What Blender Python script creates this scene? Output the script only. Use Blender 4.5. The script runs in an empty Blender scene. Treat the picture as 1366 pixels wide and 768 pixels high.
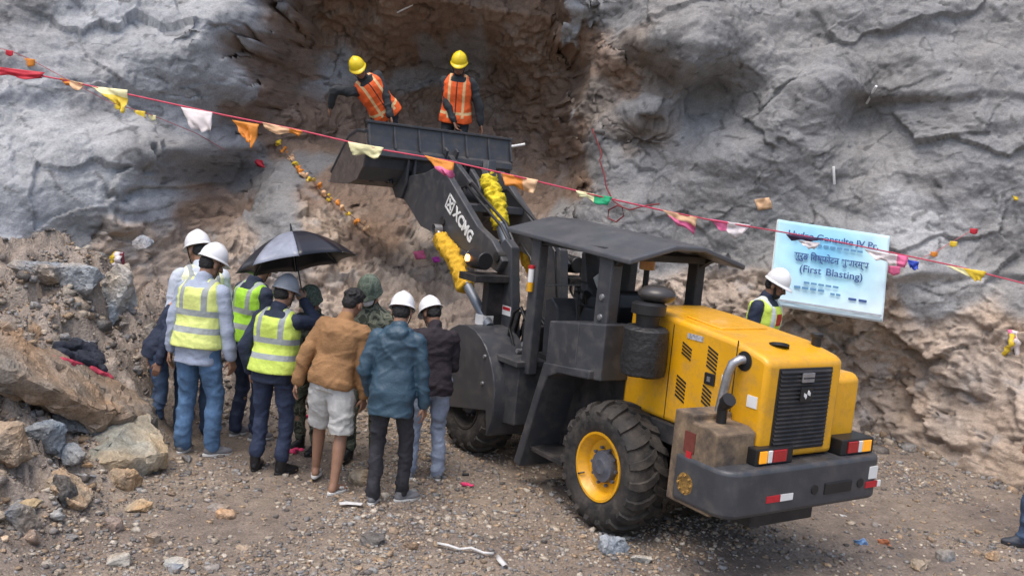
import bpy, bmesh, math, random
import numpy as np
from mathutils import Vector, Matrix
from math import radians as RAD, sin, cos, pi
random.seed(7); rng = np.random.default_rng(7)
S = bpy.context.scene
COL = S.collection

# ------------------------------------------------------------------ camera
F, CX, CY, H = 1222.0, 683.0, 384.0, 2.55
ROLL, PITCH = RAD(5.443), RAD(6.239)
_f = np.array([0, cos(PITCH), -sin(PITCH)]); _r0 = np.array([1.0, 0, 0]); _u0 = np.cross(_r0, _f)
CR = cos(ROLL)*_r0 + sin(ROLL)*_u0; CU = -sin(ROLL)*_r0 + cos(ROLL)*_u0; CW = _f
CAMP = np.array([0, 0, H])
def ray(px, py): return CR*(px-CX)/F - CU*(py-CY)/F + CW
def at(px, py, d): return CAMP + ray(px, py)*d
def ground(px, py, z=0.0):
    r = ray(px, py); return CAMP + r*((z-H)/r[2])
def depth(p): return float((np.array(p)-CAMP) @ CW)
cd = bpy.data.cameras.new('camera'); cam = bpy.data.objects.new('camera', cd); COL.objects.link(cam)
cd.sensor_width = 36; cd.sensor_fit = 'HORIZONTAL'; cd.lens = 36*F/1366.0; cd.clip_end = 500; cd.clip_start = .05
M = Matrix(((CR[0], CU[0], -CW[0], 0), (CR[1], CU[1], -CW[1], 0), (CR[2], CU[2], -CW[2], H), (0, 0, 0, 1)))
cam.matrix_world = M; S.camera = cam
# ------------------------------------------------------------------ light: overcast day
SUN_EL, SUN_AZ = RAD(70), RAD(215)          # compass azimuth measured from +Y clockwise: behind the camera, a little left
w = bpy.data.worlds.new('World'); S.world = w; w.use_nodes = True
nt = w.node_tree; bg = nt.nodes['Background']
sk = nt.nodes.new('ShaderNodeTexSky'); sk.sky_type = 'NISHITA'; sk.sun_disc = False
sk.sun_elevation = SUN_EL; sk.sun_rotation = SUN_AZ; sk.air_density = 1.0; sk.dust_density = 4.0; sk.ozone_density = 0.6
nt.links.new(sk.outputs[0], bg.inputs[0]); bg.inputs[1].default_value = 0.14
sl = bpy.data.lights.new('sun', 'SUN'); sl.energy = 0.85; sl.angle = RAD(45); sl.color = (1, .965, .91)
so = bpy.data.objects.new('sun', sl); COL.objects.link(so)
sd = Vector((sin(SUN_AZ)*cos(SUN_EL), cos(SUN_AZ)*cos(SUN_EL), sin(SUN_EL)))
so.rotation_euler = sd.to_track_quat('Z', 'Y').to_euler()
S.view_settings.view_transform = 'Standard'; S.view_settings.look = 'None'
S.view_settings.exposure = 0.80; S.view_settings.gamma = 1
S.cycles.max_bounces = 6; S.cycles.diffuse_bounces = 3

# ------------------------------------------------------------------ noise
_pr = np.random.default_rng(3); _pm = np.concatenate([_pr.permutation(256)]*3).astype(np.int64)
_g = _pr.normal(size=(256, 3)); _g /= np.linalg.norm(_g, axis=1)[:, None]
def pn(P):
    P = np.asarray(P, float); i = np.floor(P).astype(np.int64); f = P-i; i &= 255
    u = f*f*f*(f*(f*6-15)+10); out = 0
    for dx in (0, 1):
        for dy in (0, 1):
            for dz in (0, 1):
                h = _pm[_pm[_pm[i[:, 0]+dx]+i[:, 1]+dy]+i[:, 2]+dz]
                g = _g[h]; d = f-np.array([dx, dy, dz])
                wgt = (u[:, 0] if dx else 1-u[:, 0])*(u[:, 1] if dy else 1-u[:, 1])*(u[:, 2] if dz else 1-u[:, 2])
                out = out + wgt*(g*d).sum(1)
    return out*1.5
def fbm(P, o=4, gain=.5, lac=2.03):
    P = np.asarray(P, float); a = 1; s = 0
    for k in range(o):
        s = s + a*pn(P+k*17.3); P = P*lac; a *= gain
    return s
def ridged(P, o=3, gain=.5):
    P = np.asarray(P, float); a = 1; s = 0
    for k in range(o):
        s = s + a*(1-2*np.abs(pn(P+k*9.1))); P = P*2.1; a *= gain
    return s

def facets(P, cell, seed=0):
    """broken-rock relief: every Voronoi cell is a tilted plane"""
    Q = np.asarray(P, float)/cell; base = np.floor(Q).astype(np.int64); best = np.full(len(Q), 9e9); h = np.zeros(len(Q)); sec = np.full(len(Q), 9e9)
    for dx in (-1, 0, 1):
        for dy in (-1, 0, 1):
            for dz in (-1, 0, 1):
                c = base+np.array([dx, dy, dz]); k = _pm[_pm[_pm[(c[:, 0]+seed) & 255]+(c[:, 1] & 255)]+(c[:, 2] & 255)]
                o = c+.5+.45*_g[k]; d = Q-o; r = (d*d).sum(1); m = r < best
                sec = np.where(m, best, np.minimum(sec, r)); h = np.where(m, (d*_g[(k+91) & 255]).sum(1)*1.4+_g[(k+33) & 255][:, 0]*.5, h); best = np.where(m, r, best)
    return h, np.sqrt(sec)-np.sqrt(best)
# ------------------------------------------------------------------ materials
MATS = {}
def lin(h):
    h = h.lstrip('#'); v = [int(h[i:i+2], 16)/255 for i in (0, 2, 4)]
    return tuple(((x+.055)/1.055)**2.4 if x > .04045 else x/12.92 for x in v)
def mat(name, col, rough=.6, var=.2, scale=5, bump=0.0, bscale=60, metal=0, dirt=None, coat=0, spec=.5, vec='Object', attr=None, detail=6, emit=0):
    if name in MATS: return MATS[name]
    m = bpy.data.materials.new(name); m.use_nodes = True; n = m.node_tree.nodes; l = m.node_tree.links
    b = n['Principled BSDF']; b.inputs['Roughness'].default_value = rough; b.inputs['Metallic'].default_value = metal
    b.inputs['Specular IOR Level'].default_value = spec; b.inputs['Coat Weight'].default_value = coat
    tc = n.new('ShaderNodeTexCoord')
    nz = n.new('ShaderNodeTexNoise'); nz.inputs['Scale'].default_value = scale; nz.inputs['Detail'].default_value = detail; nz.inputs['Roughness'].default_value = .62
    l.new(tc.outputs[vec], nz.inputs['Vector'])
    mr = n.new('ShaderNodeMapRange'); mr.inputs[1].default_value = .3; mr.inputs[2].default_value = .7
    mr.inputs[3].default_value = 1-var; mr.inputs[4].default_value = 1+var; l.new(nz.outputs['Fac'], mr.inputs[0])
    mx = n.new('ShaderNodeMix'); mx.data_type = 'RGBA'; mx.blend_type = 'MULTIPLY'; mx.inputs[0].default_value = 1
    if attr:
        at_ = n.new('ShaderNodeAttribute'); at_.attribute_name = attr; l.new(at_.outputs['Color'], mx.inputs[6])
    else: mx.inputs[6].default_value = (*col, 1)
    l.new(mr.outputs[0], mx.inputs[7]); out = mx.outputs[2]
    if dirt:
        dn = n.new('ShaderNodeTexNoise'); dn.inputs['Scale'].default_value = dirt[2]; dn.inputs['Detail'].default_value = 8; dn.inputs['Roughness'].default_value = .7
        l.new(tc.outputs[vec], dn.inputs['Vector'])
        dr = n.new('ShaderNodeMapRange'); dr.inputs[1].default_value = dirt[3] if len(dirt) > 3 else .45; dr.inputs[2].default_value = dr.inputs[1].default_value+.26; dr.inputs[3].default_value = 0; dr.inputs[4].default_value = dirt[1]
        l.new(dn.outputs['Fac'], dr.inputs[0])
        d2 = n.new('ShaderNodeMix'); d2.data_type = 'RGBA'; l.new(dr.outputs[0], d2.inputs[0]); l.new(out, d2.inputs[6]); d2.inputs[7].default_value = (*dirt[0], 1)
        out = d2.outputs[2]
        rr = n.new('ShaderNodeMath'); rr.operation = 'ADD'; l.new(dr.outputs[0], rr.inputs[0]); rr.inputs[1].default_value = rough; rr.use_clamp = True
        l.new(rr.outputs[0], b.inputs['Roughness'])
    l.new(out, b.inputs['Base Color'])
    if bump:
        bn = n.new('ShaderNodeTexNoise'); bn.inputs['Scale'].default_value = bscale; bn.inputs['Detail'].default_value = 5
        l.new(tc.outputs[vec], bn.inputs['Vector'])
        bp = n.new('ShaderNodeBump'); bp.inputs['Strength'].default_value = bump; bp.inputs['Distance'].default_value = .02
        l.new(bn.outputs['Fac'], bp.inputs['Height']); l.new(bp.outputs[0], b.inputs['Normal'])
    if emit:
        b.inputs['Emission Color'].default_value = (*col, 1); b.inputs['Emission Strength'].default_value = emit
    MATS[name] = m; return m
def camo(name, cols, scale=11):
    m = mat(name, (.1, .1, .1), .9, .25, 30, .2, 90); n = m.node_tree.nodes; l = m.node_tree.links
    tc = n.new('ShaderNodeTexCoord'); nz = n.new('ShaderNodeTexNoise'); nz.inputs['Scale'].default_value = scale; nz.inputs['Detail'].default_value = 3; nz.inputs['Distortion'].default_value = .8
    l.new(tc.outputs['Object'], nz.inputs['Vector'])
    cr = n.new('ShaderNodeValToRGB'); cr.color_ramp.interpolation = 'CONSTANT'; e = cr.color_ramp.elements
    e[0].position = 0; e[0].color = (*cols[0], 1); e[1].position = .42; e[1].color = (*cols[1], 1)
    for p, c in ((.5, cols[2]), (.58, cols[3])): x = e.new(p); x.color = (*c, 1)
    l.new(nz.outputs['Fac'], cr.inputs[0])
    mxs = [x for x in n if x.type == 'MIX'][0]; l.new(cr.outputs[0], mxs.inputs[6]); return m
def vestmat(name, base, band, edge, bands, vx, front=None):
    """fabric with sewn-on reflective tape; tape follows the garment's own coordinates in attribute 'tc'"""
    m = mat(name, base, .75, .16, 9, .25, 45); n = m.node_tree.nodes; l = m.node_tree.links
    a = n.new('ShaderNodeAttribute'); a.attribute_name = 'tc'; sx = n.new('ShaderNodeSeparateXYZ'); l.new(a.outputs['Vector'], sx.inputs[0])
    def band_(src, c, hw):
        s = n.new('ShaderNodeMath'); s.operation = 'SUBTRACT'; l.new(src, s.inputs[0]); s.inputs[1].default_value = c
        ab = n.new('ShaderNodeMath'); ab.operation = 'ABSOLUTE'; l.new(s.outputs[0], ab.inputs[0])
        lt = n.new('ShaderNodeMath'); lt.operation = 'LESS_THAN'; l.new(ab.outputs[0], lt.inputs[0]); lt.inputs[1].default_value = hw; return lt.outputs[0]
    def mx_(a_, b_, op='MAXIMUM'):
        q = n.new('ShaderNodeMath'); q.operation = op; l.new(a_, q.inputs[0]); l.new(b_, q.inputs[1]); return q.outputs[0]
    ax = n.new('ShaderNodeMath'); ax.operation = 'ABSOLUTE'; l.new(sx.outputs[0], ax.inputs[0])
    tot = band_(ax.outputs[0], vx[0], vx[1])
    up = n.new('ShaderNodeMath'); up.operation = 'GREATER_THAN'; l.new(sx.outputs[2], up.inputs[0]); up.inputs[1].default_value = vx[2]
    tot = mx_(tot, up.outputs[0], 'MULTIPLY')
    for c, hw in bands: tot = mx_(tot, band_(sx.outputs[2], c, hw))
    mxs = [x for x in n if x.type == 'MIX'][0]
    q = n.new('ShaderNodeMix'); q.data_type = 'RGBA'; l.new(tot, q.inputs[0]); q.inputs[6].default_value = (*base, 1); q.inputs[7].default_value = (*band, 1)
    res = q.outputs[2]
    if front:   # zip line / coloured chest panel on the front side only
        fz = n.new('ShaderNodeMath'); fz.operation = 'GREATER_THAN'; l.new(sx.outputs[1], fz.inputs[0]); fz.inputs[1].default_value = .02
        z = mx_(band_(sx.outputs[0], front[1], front[2]), fz.outputs[0], 'MULTIPLY')
        if len(front) > 3: z = mx_(z, band_(sx.outputs[2], front[3], front[4]), 'MULTIPLY')
        q2 = n.new('ShaderNodeMix'); q2.data_type = 'RGBA'; l.new(z, q2.inputs[0]); l.new(res, q2.inputs[6]); q2.inputs[7].default_value = (*front[0], 1); res = q2.outputs[2]
    l.new(res, mxs.inputs[6]); return m

DUST = (.16, .13, .105)
GREY = mat('machine_grey_paint', (.050, .053, .060), .40, .14, 4, .04, 90, dirt=(DUST, .4, 8, .48))
DARK = mat('black_paint', (.02, .02, .022), .5, .2, 6, .05, 60, dirt=(DUST, .3, 6))
YEL = mat('machine_yellow_paint', (.78, .385, .008), .36, .07, 3, .02, 40, coat=.3, dirt=((.24, .16, .075), .5, 7, .47))
STEEL = mat('galvanised_steel', (.42, .42, .43), .35, .2, 14, .1, 50, metal=.8, dirt=(DUST, .3, 8))
CHROME = mat('cylinder_steel', (.17, .19, .22), .38, .1, 8, metal=.4)
RUB = mat('tyre_rubber', (.02, .0195, .019), .68, .3, 9, .25, 40, dirt=((.11, .093, .078), .7, 8, .42))
HUBM = mat('hub_blue_grey', (.085, .095, .12), .6, .3, 20, .1, 60, dirt=(DUST, .5, 12))
BOOTY = mat('yellow_canvas', (.62, .36, .02), .85, .25, 25, .4, 50)
BOOTB = mat('bright_yellow_canvas', (.72, .55, .02), .8, .25, 25, .4, 50)
TANK = mat('bare_tank_metal', (.27, .19, .115), .55, .4, 5, .12, 40, dirt=((.06, .05, .045), .95, 4.5, .36))
RUST = mat('rusty_brown_steel', (.105, .083, .072), .8, .35, 9, .25, 40)
GLASS_R = mat('red_lens', (.42, .012, .015), .2, .1, 30, coat=.6)
GLASS_A = mat('amber_lens', (.8, .32, .01), .2, .1, 30, coat=.6, emit=.35)
LAMPG = mat('lit_orange_lamp', (1.0, .42, .12), .3, .05, 10, emit=4)
WHITE = mat('white_paint', (.78, .78, .76), .45, .08, 8)
HELM = mat('white_helmet_plastic', (.82, .82, .82), .32, .04, 12, coat=.3)
HELY = mat('yellow_helmet_plastic', (.85, .62, .01), .32, .05, 12, coat=.3)
RED = mat('red_print', (.5, .02, .03), .5, .1, 20)
BLACK = mat('black_plastic', (.014, .014, .015), .45, .2, 10)
SKIN = mat('skin', (.30, .165, .105), .55, .15, 14, .05, 90)
SKIND = mat('skin_tan', (.23, .12, .075), .55, .15, 14, .05, 90)
HAIR = mat('black_hair', (.012, .011, .011), .6, .4, 60, .6, 120)

# ------------------------------------------------------------------ mesh helpers
class MB:
    def __init__(s): s.v = []; s.f = []; s.m = []; s.n = 0; s.mats = []
    def add(s, v, f, m=None):
        mi = 0
        if m is not None:
            if m not in s.mats: s.mats.append(m)
            mi = s.mats.index(m)
        v = np.asarray(v, float).reshape(-1, 3); s.v.append(v)
        s.f += [tuple(i+s.n for i in q) for q in f]; s.m += [mi]*len(f); s.n += len(v); return s
    def box(s, c, d, R=None, m=None):
        x, y, z = np.array(d)/2; v = np.array([(a*x, b*y, e*z) for a in (-1, 1) for b in (-1, 1) for e in (-1, 1)])
        if R is not None: v = v @ np.array(R).T
        return s.add(v+np.array(c), [(0, 1, 3, 2), (4, 6, 7, 5), (0, 4, 5, 1), (2, 3, 7, 6), (0, 2, 6, 4), (1, 5, 7, 3)], m)
    def bx(s, x0, x1, y0, y1, z0, z1, m=None): return s.box(((x0+x1)/2, (y0+y1)/2, (z0+z1)/2), (x1-x0, y1-y0, z1-z0), None, m)
    def prism(s, poly, a0, a1, axis=0, m=None):
        """polygon in the two other axes extruded along axis"""
        k = len(poly); v = []
        for a in (a0, a1):
            for p in poly:
                q = list(p); q.insert(axis, a); v.append(q)
        f = [tuple(range(k))[::-1], tuple(range(k, 2*k))]+[(i, (i+1) % k, k+(i+1) % k, k+i) for i in range(k)]
        return s.add(v, f, m)
    def tube(s, pts, r, n=10, m=None, caps=True):
        pts = [np.array(p, float) for p in pts]; rs = r if hasattr(r, '__len__') else [r]*len(pts)
        v = []; up = np.array([.13, .31, .94])
        for i, p in enumerate(pts):
            t = pts[min(i+1, len(pts)-1)]-pts[max(i-1, 0)]; t = t/(np.linalg.norm(t)+1e-9)
            a = np.cross(up, t); 
            if np.linalg.norm(a) < .05: a = np.cross(np.array([1., 0, 0]), t)
            a /= np.linalg.norm(a); b = np.cross(t, a)
            for k in range(n):
                an = 2*pi*k/n; v.append(p+rs[i]*(cos(an)*a+sin(an)*b))
        f = [(i*n+k, i*n+(k+1) % n, (i+1)*n+(k+1) % n, (i+1)*n+k) for i in range(len(pts)-1) for k in range(n)]
        if caps: f += [tuple(range(n))[::-1], tuple(range((len(pts)-1)*n, len(pts)*n))]
        return s.add(v, f, m)
    def cyl(s, p0, p1, r0, r1=None, n=20, m=None): return s.tube([p0, p1], [r0, r0 if r1 is None else r1], n, m)
    def lathe(s, prof, axis=0, c=(0, 0, 0), n=40, m=None, close=False):
        """prof: (a, r) along axis"""
        v = []; k = len(prof)
        for i in range(n):
            an = 2*pi*i/n
            for a, r in prof:
                q = [r*cos(an), r*sin(an)]; q.insert(axis, a); v.append(np.array(q)+np.array(c))
        kk = k if close else k-1
        f = [(i*k+j, i*k+(j+1) % k, ((i+1) % n)*k+(j+1) % k, ((i+1) % n)*k+j) for i in range(n) for j in range(kk)]
        return s.add(v, f, m)
    def cone(s, p0, r0, p1, r1, sq=(1, 1), n=14, fr=None):
        """round cone: closed capsule with two radii"""
        p0 = np.array(p0, float); p1 = np.array(p1, float); t = p1-p0; L = np.linalg.norm(t); t = t/(L+1e-9)
        a = np.cross(t, np.array([0, 1., 0]) if fr is None else np.array(fr, float))
        if np.linalg.norm(a) < .05: a = np.cross(t, np.array([1., 0, 0]))
        a /= np.linalg.norm(a); b = np.cross(t, a); rings = []
        for k in range(1, 5): th = pi/2*k/5; rings.append((p0-t*r0*cos(th), r0*sin(th)))
        rings.append((p0, r0)); rings.append((p1, r1))
        for k in range(4, 0, -1): th = pi/2*k/5; rings.append((p1+t*r1*cos(th), r1*sin(th)))
        v = []
        for c, r in rings:
            for k in range(n): an = 2*pi*k/n; v.append(c+r*(cos(an)*sq[0]*a+sin(an)*sq[1]*b))
        R_ = len(rings); v.append(p0-t*r0); v.append(p1+t*r1)
        f = [(i*n+k, i*n+(k+1) % n, (i+1)*n+(k+1) % n, (i+1)*n+k) for i in range(R_-1) for k in range(n)]
        f += [(R_*n, (k+1) % n, k) for k in range(n)]+[(R_*n+1, (R_-1)*n+k, (R_-1)*n+(k+1) % n) for k in range(n)]
        return s.add(v, f)
    def ell(s, c, r, R=None, n=16):
        v = []; k = n//2
        for i in range(1, k):
            th = pi*i/k
            for j in range(n): an = 2*pi*j/n; v.append((r[0]*sin(th)*cos(an), r[1]*sin(th)*sin(an), r[2]*cos(th)))
        v.append((0, 0, r[2])); v.append((0, 0, -r[2])); v = np.array(v)
        if R is not None: v = v @ np.array(R).T
        f = [(i*n+j, (i+1)*n+j, (i+1)*n+(j+1) % n, i*n+(j+1) % n) for i in range(k-2) for j in range(n)]
        f += [(len(v)-2, j, (j+1) % n) for j in range(n)]+[(len(v)-1, (k-2)*n+(j+1) % n, (k-2)*n+j) for j in range(n)]
        return s.add(v+np.array(c), f)
    def loft(s, secs, T, n=24, p=2.5):
        """secs: (z, rx, ry, yoff), T: local->parent function on (n,3)"""
        v = []
        for z, rx, ry, yo in secs:
            for k in range(n):
                an = 2*pi*k/n; c_, s_ = cos(an), sin(an)
                v.append((rx*abs(c_)**(2/p)*(1 if c_ >= 0 else -1), yo+ry*abs(s_)**(2/p)*(1 if s_ >= 0 else -1), z))
        k_ = len(secs); f = [(i*n+k, i*n+(k+1) % n, (i+1)*n+(k+1) % n, (i+1)*n+k) for i in range(k_-1) for k in range(n)]
        f += [tuple(range(n))[::-1], tuple(range((k_-1)*n, k_*n))]
        return s.add(T(np.array(v)), f)
    def mesh(s, name):
        me = bpy.data.meshes.new(name); V = np.concatenate(s.v) if s.v else np.zeros((0, 3))
        me.from_pydata(V.tolist(), [], s.f); me.update()
        for m in s.mats: me.materials.append(m)
        if len(s.mats) > 1: me.polygons.foreach_set('material_index', np.array(s.m, dtype=np.int32))
        return me
    def build(s, name, m=None, parent=None, smooth=False, bevel=0, seg=2, fix=True):
        me = s.mesh(name)
        if fix:
            b = bmesh.new(); b.from_mesh(me); bmesh.ops.recalc_face_normals(b, faces=b.faces); b.to_mesh(me); b.free()
        if m and not s.mats: me.materials.append(m)
        return link(name, me, parent, smooth, bevel, seg)
def link(name, me, parent=None, smooth=False, bevel=0, seg=2):
    o = bpy.data.objects.new(name, me); COL.objects.link(o)
    if parent: o.parent = parent
    if smooth is True: me.shade_smooth()
    elif smooth: me.shade_smooth(); me.set_sharp_from_angle(angle=RAD(smooth))
    if bevel:
        bv = o.modifiers.new('b', 'BEVEL'); bv.width = bevel; bv.segments = seg; bv.limit_method = 'ANGLE'; bv.angle_limit = RAD(35)
    return o
def tag(o, label=None, cat=None, group=None, kind=None):
    if label: o['label'] = label
    if cat: o['category'] = cat
    if group: o['group'] = group
    if kind: o['kind'] = kind
    return o
def empty(name, loc, rz=0, sc=1):
    o = bpy.data.objects.new(name, None); COL.objects.link(o); o.location = Vector([float(x) for x in loc]); o.rotation_euler = (0, 0, rz); o.scale = (sc,)*3; o.empty_display_size = .2
    return o
def remesh(mb, name, voxel, smooth=3, fac=.5):
    me = mb.mesh('tmp'); o = bpy.data.objects.new('tmp', me); COL.objects.link(o)
    r = o.modifiers.new('r', 'REMESH'); r.mode = 'VOXEL'; r.voxel_size = voxel; r.adaptivity = 0
    if smooth:
        q = o.modifiers.new('s', 'SMOOTH'); q.factor = fac; q.iterations = smooth
    dg = bpy.context.evaluated_depsgraph_get(); res = bpy.data.meshes.new_from_object(o.evaluated_get(dg)); res.name = name
    bpy.data.objects.remove(o); bpy.data.meshes.remove(me); return res
def co(me):
    a = np.empty(len(me.vertices)*3); me.vertices.foreach_get('co', a); return a.reshape(-1, 3)
def setco(me, a): me.vertices.foreach_set('co', a.ravel()); me.update()
def nrm(me):
    a = np.empty(len(me.vertices)*3); me.vertices.foreach_get('normal', a); return a.reshape(-1, 3)
def copy_tree(o, parent=None, **kw):
    c = o.copy(); COL.objects.link(c)
    if parent: c.parent = parent
    for ch in list(o.children): copy_tree(ch, c)
    return c
def grid_faces(nu, nv):
    i, j = np.meshgrid(np.arange(nu-1), np.arange(nv-1), indexing='ij'); a = (i*nv+j).ravel()
    return np.stack([a, a+nv, a+nv+1, a+1], 1)
def grid_mesh(name, P, nu, nv):
    me = bpy.data.meshes.new(name); f = grid_faces(nu, nv); me.vertices.add(len(P)); me.vertices.foreach_set('co', P.ravel())
    me.loops.add(f.size); me.loops.foreach_set('vertex_index', f.ravel().astype(np.int32)); me.polygons.add(len(f))
    me.polygons.foreach_set('loop_start', np.arange(0, f.size, 4, dtype=np.int32)); me.polygons.foreach_set('loop_total', np.full(len(f), 4, dtype=np.int32))
    me.update(calc_edges=True); me.validate(); return me
def setcol(me, C, name='col'):
    a = me.attributes.new(name, 'FLOAT_COLOR', 'POINT'); c4 = np.ones((len(C), 4)); c4[:, :3] = C; a.data.foreach_set('color', c4.ravel())
def text_mesh(body, size, depth=.004, name='lettering', align='CENTER', shear=0, bold=0):
    cu = bpy.data.curves.new('t', 'FONT'); cu.body = body; cu.size = size; cu.extrude = depth; cu.align_x = align; cu.align_y = 'CENTER'; cu.shear = shear; cu.offset = bold
    o = bpy.data.objects.new('t', cu); COL.objects.link(o); dg = bpy.context.evaluated_depsgraph_get()
    me = bpy.data.meshes.new_from_object(o.evaluated_get(dg)); me.name = name; bpy.data.objects.remove(o); bpy.data.curves.remove(cu); return me
def place_mesh(me, name, m, parent, o, x, y):
    """put a flat mesh (xy) with origin o and axes x, y"""
    x = Vector(x).normalized(); y = Vector(y); z = x.cross(y).normalized(); y = z.cross(x)
    mm = Matrix(((x.x, y.x, z.x, o[0]), (x.y, y.y, z.y, o[1]), (x.z, y.z, z.z, o[2]), (0, 0, 0, 1)))
    me.transform(mm); me.materials.clear(); me.materials.append(m); return link(name, me, parent)

def tps(pts, vals, lam=1e-3, lin_=False):
    pts = np.asarray(pts, float); vals = np.asarray(vals, float); n = len(pts)
    def K(a, b):
        r = np.sqrt(((a[:, None]-b[None])**2).sum(-1)); return r if lin_ else np.where(r > 0, r*r*np.log(r+1e-12), 0)
    A = np.zeros((n+3, n+3)); A[:n, :n] = K(pts, pts)+lam*np.eye(n)*(-1 if lin_ else 1); A[:n, n] = 1; A[:n, n+1:] = pts; A[n:, :n] = A[:n, n:].T
    sol = np.linalg.solve(A, np.concatenate([vals, np.zeros((3,)+vals.shape[1:])]))
    def ev(q):
        out = []
        for i in range(0, len(q), 20000):
            c = q[i:i+20000]; out.append(K(c, pts) @ sol[:n]+sol[n]+c @ sol[n+1:])
        return np.concatenate(out)
    return ev

#==SETTING
# ------------------------------------------------------------------ rock wall
WP = """0 0 9.6 G|0 150 9.2 B|0 300 8.8 B|-200 100 8.6 G|-200 300 8.0 G|120 0 10.2 B|120 120 9.8 W|60 60 9.7 W|60 220 9.2 B|180 160 10.1 B|120 240 9.4 B|90 318 9.2 G|240 0 10.8 B|240 100 10.4 B|240 200 10.2 G|200 270 9.9 B|170 330 9.7 T|
320 0 11.2 B|330 50 11.2 B|300 100 11.0 B|270 180 10.9 B|400 30 12.3 D|368 80 12.1 D|372 125 12.1 D|350 170 11.9 D|300 225 11.4 K|290 270 11.2 D|440 95 12.9 W|410 115 12.7 W|425 80 12.8 W|
450 20 12.5 D|600 8 12.3 D|700 40 12.6 D|620 60 13.5 W|530 85 13.5 W|560 60 13.4 W|560 130 14 D|500 150 13.5 D|620 185 13.7 D|700 90 13.2 D|520 35 12.5 D|660 15 12.4 D|750 180 13.1 D|770 240 12.7 D|450 150 12.9 D|395 160 12.4 D|560 15 12.3 D|480 60 12.9 D|640 230 13.4 D|680 130 14 D|740 220 13.6 D|700 260 13.4 D|420 180 12.9 D|400 225 11.9 G|350 265 11.3 G|430 300 11.3 T|370 310 11.1 G|
500 300 12 D|560 350 11.8 T|450 250 12.2 D|300 340 10.8 T|330 430 10.6 T|480 400 10.9 T|560 450 10.8 T|600 545 10.3 T|400 560 10.2 T|240 400 9.9 T|195 400 9.6 T|210 500 9.3 T|
770 60 12.8 D|795 130 12.3 M|800 220 12.1 G|800 280 12 G|830 25 12 G|800 10 12.2 G|855 60 11.4 M|900 55 11.1 G|930 88 10.9 G|935 122 11.8 G|880 106 11.7 M|870 150 11.6 G|860 176 12.0 M|830 100 12 D|
860 250 11.8 G|900 300 11.7 G|960 200 11.5 G|1000 100 11.3 G|1000 20 11.4 G|1100 60 11.2 G|1100 130 11.0 G|1150 155 11.4 G|1100 200 11.1 G|1100 260 11.1 G|1000 330 11.4 G|1000 400 11.2 T|1100 440 11.0 T|950 420 11.4 T|
1200 20 11 G|1300 40 10.9 G|1366 0 10.9 G|1250 100 10.7 G|1366 150 10.5 G|1250 220 10.7 G|1366 280 10.4 G|1230 320 10.6 B|1250 380 10.5 B|1366 380 10.2 G|1180 450 10.8 T|1280 460 10.4 T|1366 470 9.9 T|
1150 560 11.0 T|1180 575 11.0 T|1250 545 10.5 T|1300 625 9.75 T|1366 560 9.5 T|1400 655 9.0 T|800 450 11.2 T|800 560 10.6 T|1000 560 11.0 T|1560 200 9.6 G|1560 450 8.8 T|600 250 13.2 D|650 350 12 T|720 380 11.6 T|760 300 12.2 G"""
cls = {'B': (.365, .372, .380), 'G': (.245, .243, .240), 'K': (.17, .165, .16), 'D': (.275, .195, .143), 'T': (.42, .335, .265), 'W': (.32, .32, .322), 'M': (.21, .18, .155)}
wp = []
for r in WP.replace('\n', '').split('|'):
    a = r.split()
    if a: wp.append((at(float(a[0]), float(a[1]), float(a[2])), a[3]))
wx = np.array([p[[0, 2]] for p, _ in wp]); wy = np.array([p[1] for p, _ in wp])
wall_y = tps(wx, wy, .004)
xs = np.concatenate([np.arange(-16, -7, .2), np.arange(-7, 7.4, .0165), np.arange(7.4, 16, .2)])
zs = np.concatenate([np.arange(-1.0, -.2, .1), np.arange(-.2, 5.25, .0165), np.arange(5.25, 9.5, .15)])
X, Z = np.meshgrid(xs, zs, indexing='ij'); X = X.ravel(); Z = Z.ravel()
qx = np.clip(X, -7, 7.6); qz = np.clip(Z, .02, 5.0)
Y = wall_y(np.stack([qx, qz], 1))+np.clip(Z-5.0, 0, 9)*.35-np.clip(-Z, 0, 1)*.1
RP_ = [(352, -80), (372, 18), (322, 70), (338, 118), (306, 168), (326, 196), (252, 262), (300, 268), (345, 238), (420, 262), (500, 300), (600, 330), (700, 330), (785, 296), (792, 205), (766, 140), (800, 70), (764, 30), (770, -80)]
rpw = np.array([at(a, b, 11.6)[[0, 2]] for a, b in RP_])
def poly_sd(Q, poly):
    n = len(poly); d = np.full(len(Q), 9e9); ins = np.zeros(len(Q), bool)
    for i in range(n):
        a, b = poly[i], poly[(i+1) % n]; e = b-a; w_ = Q-a; t = np.clip((w_ @ e)/(e @ e), 0, 1); d = np.minimum(d, ((w_-t[:, None]*e)**2).sum(1))
        c = ((a[1] <= Q[:, 1]) & (Q[:, 1] < b[1])) | ((b[1] <= Q[:, 1]) & (Q[:, 1] < a[1]))
        if abs(e[1]) > 1e-9: ins ^= c & (Q[:, 0] < a[0]+(Q[:, 1]-a[1])/e[1]*e[0])
    return np.sqrt(d)*np.where(ins, 1, -1)
Q0 = np.stack([X, Y*0, Z], 1); fe = facets(Q0+.06*np.stack([fbm(Q0*4, 2)]*3, 1), .30, 17)[0]
sdp = poly_sd(np.stack([X, Z], 1), rpw)+.07*fbm(Q0*2.3+61, 4)+.09*fe
low = np.clip((Z-2.55)/.9, 0, 1)                                        # the hollow runs out towards the floor
stp = np.clip((sdp+.01)/.20, 0, 1); stp = stp*stp*(3-2*stp); Y = Y+.75*stp*(.25+.75*low)-.16*np.exp(-((sdp+.12)/.22)**2)*low
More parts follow.
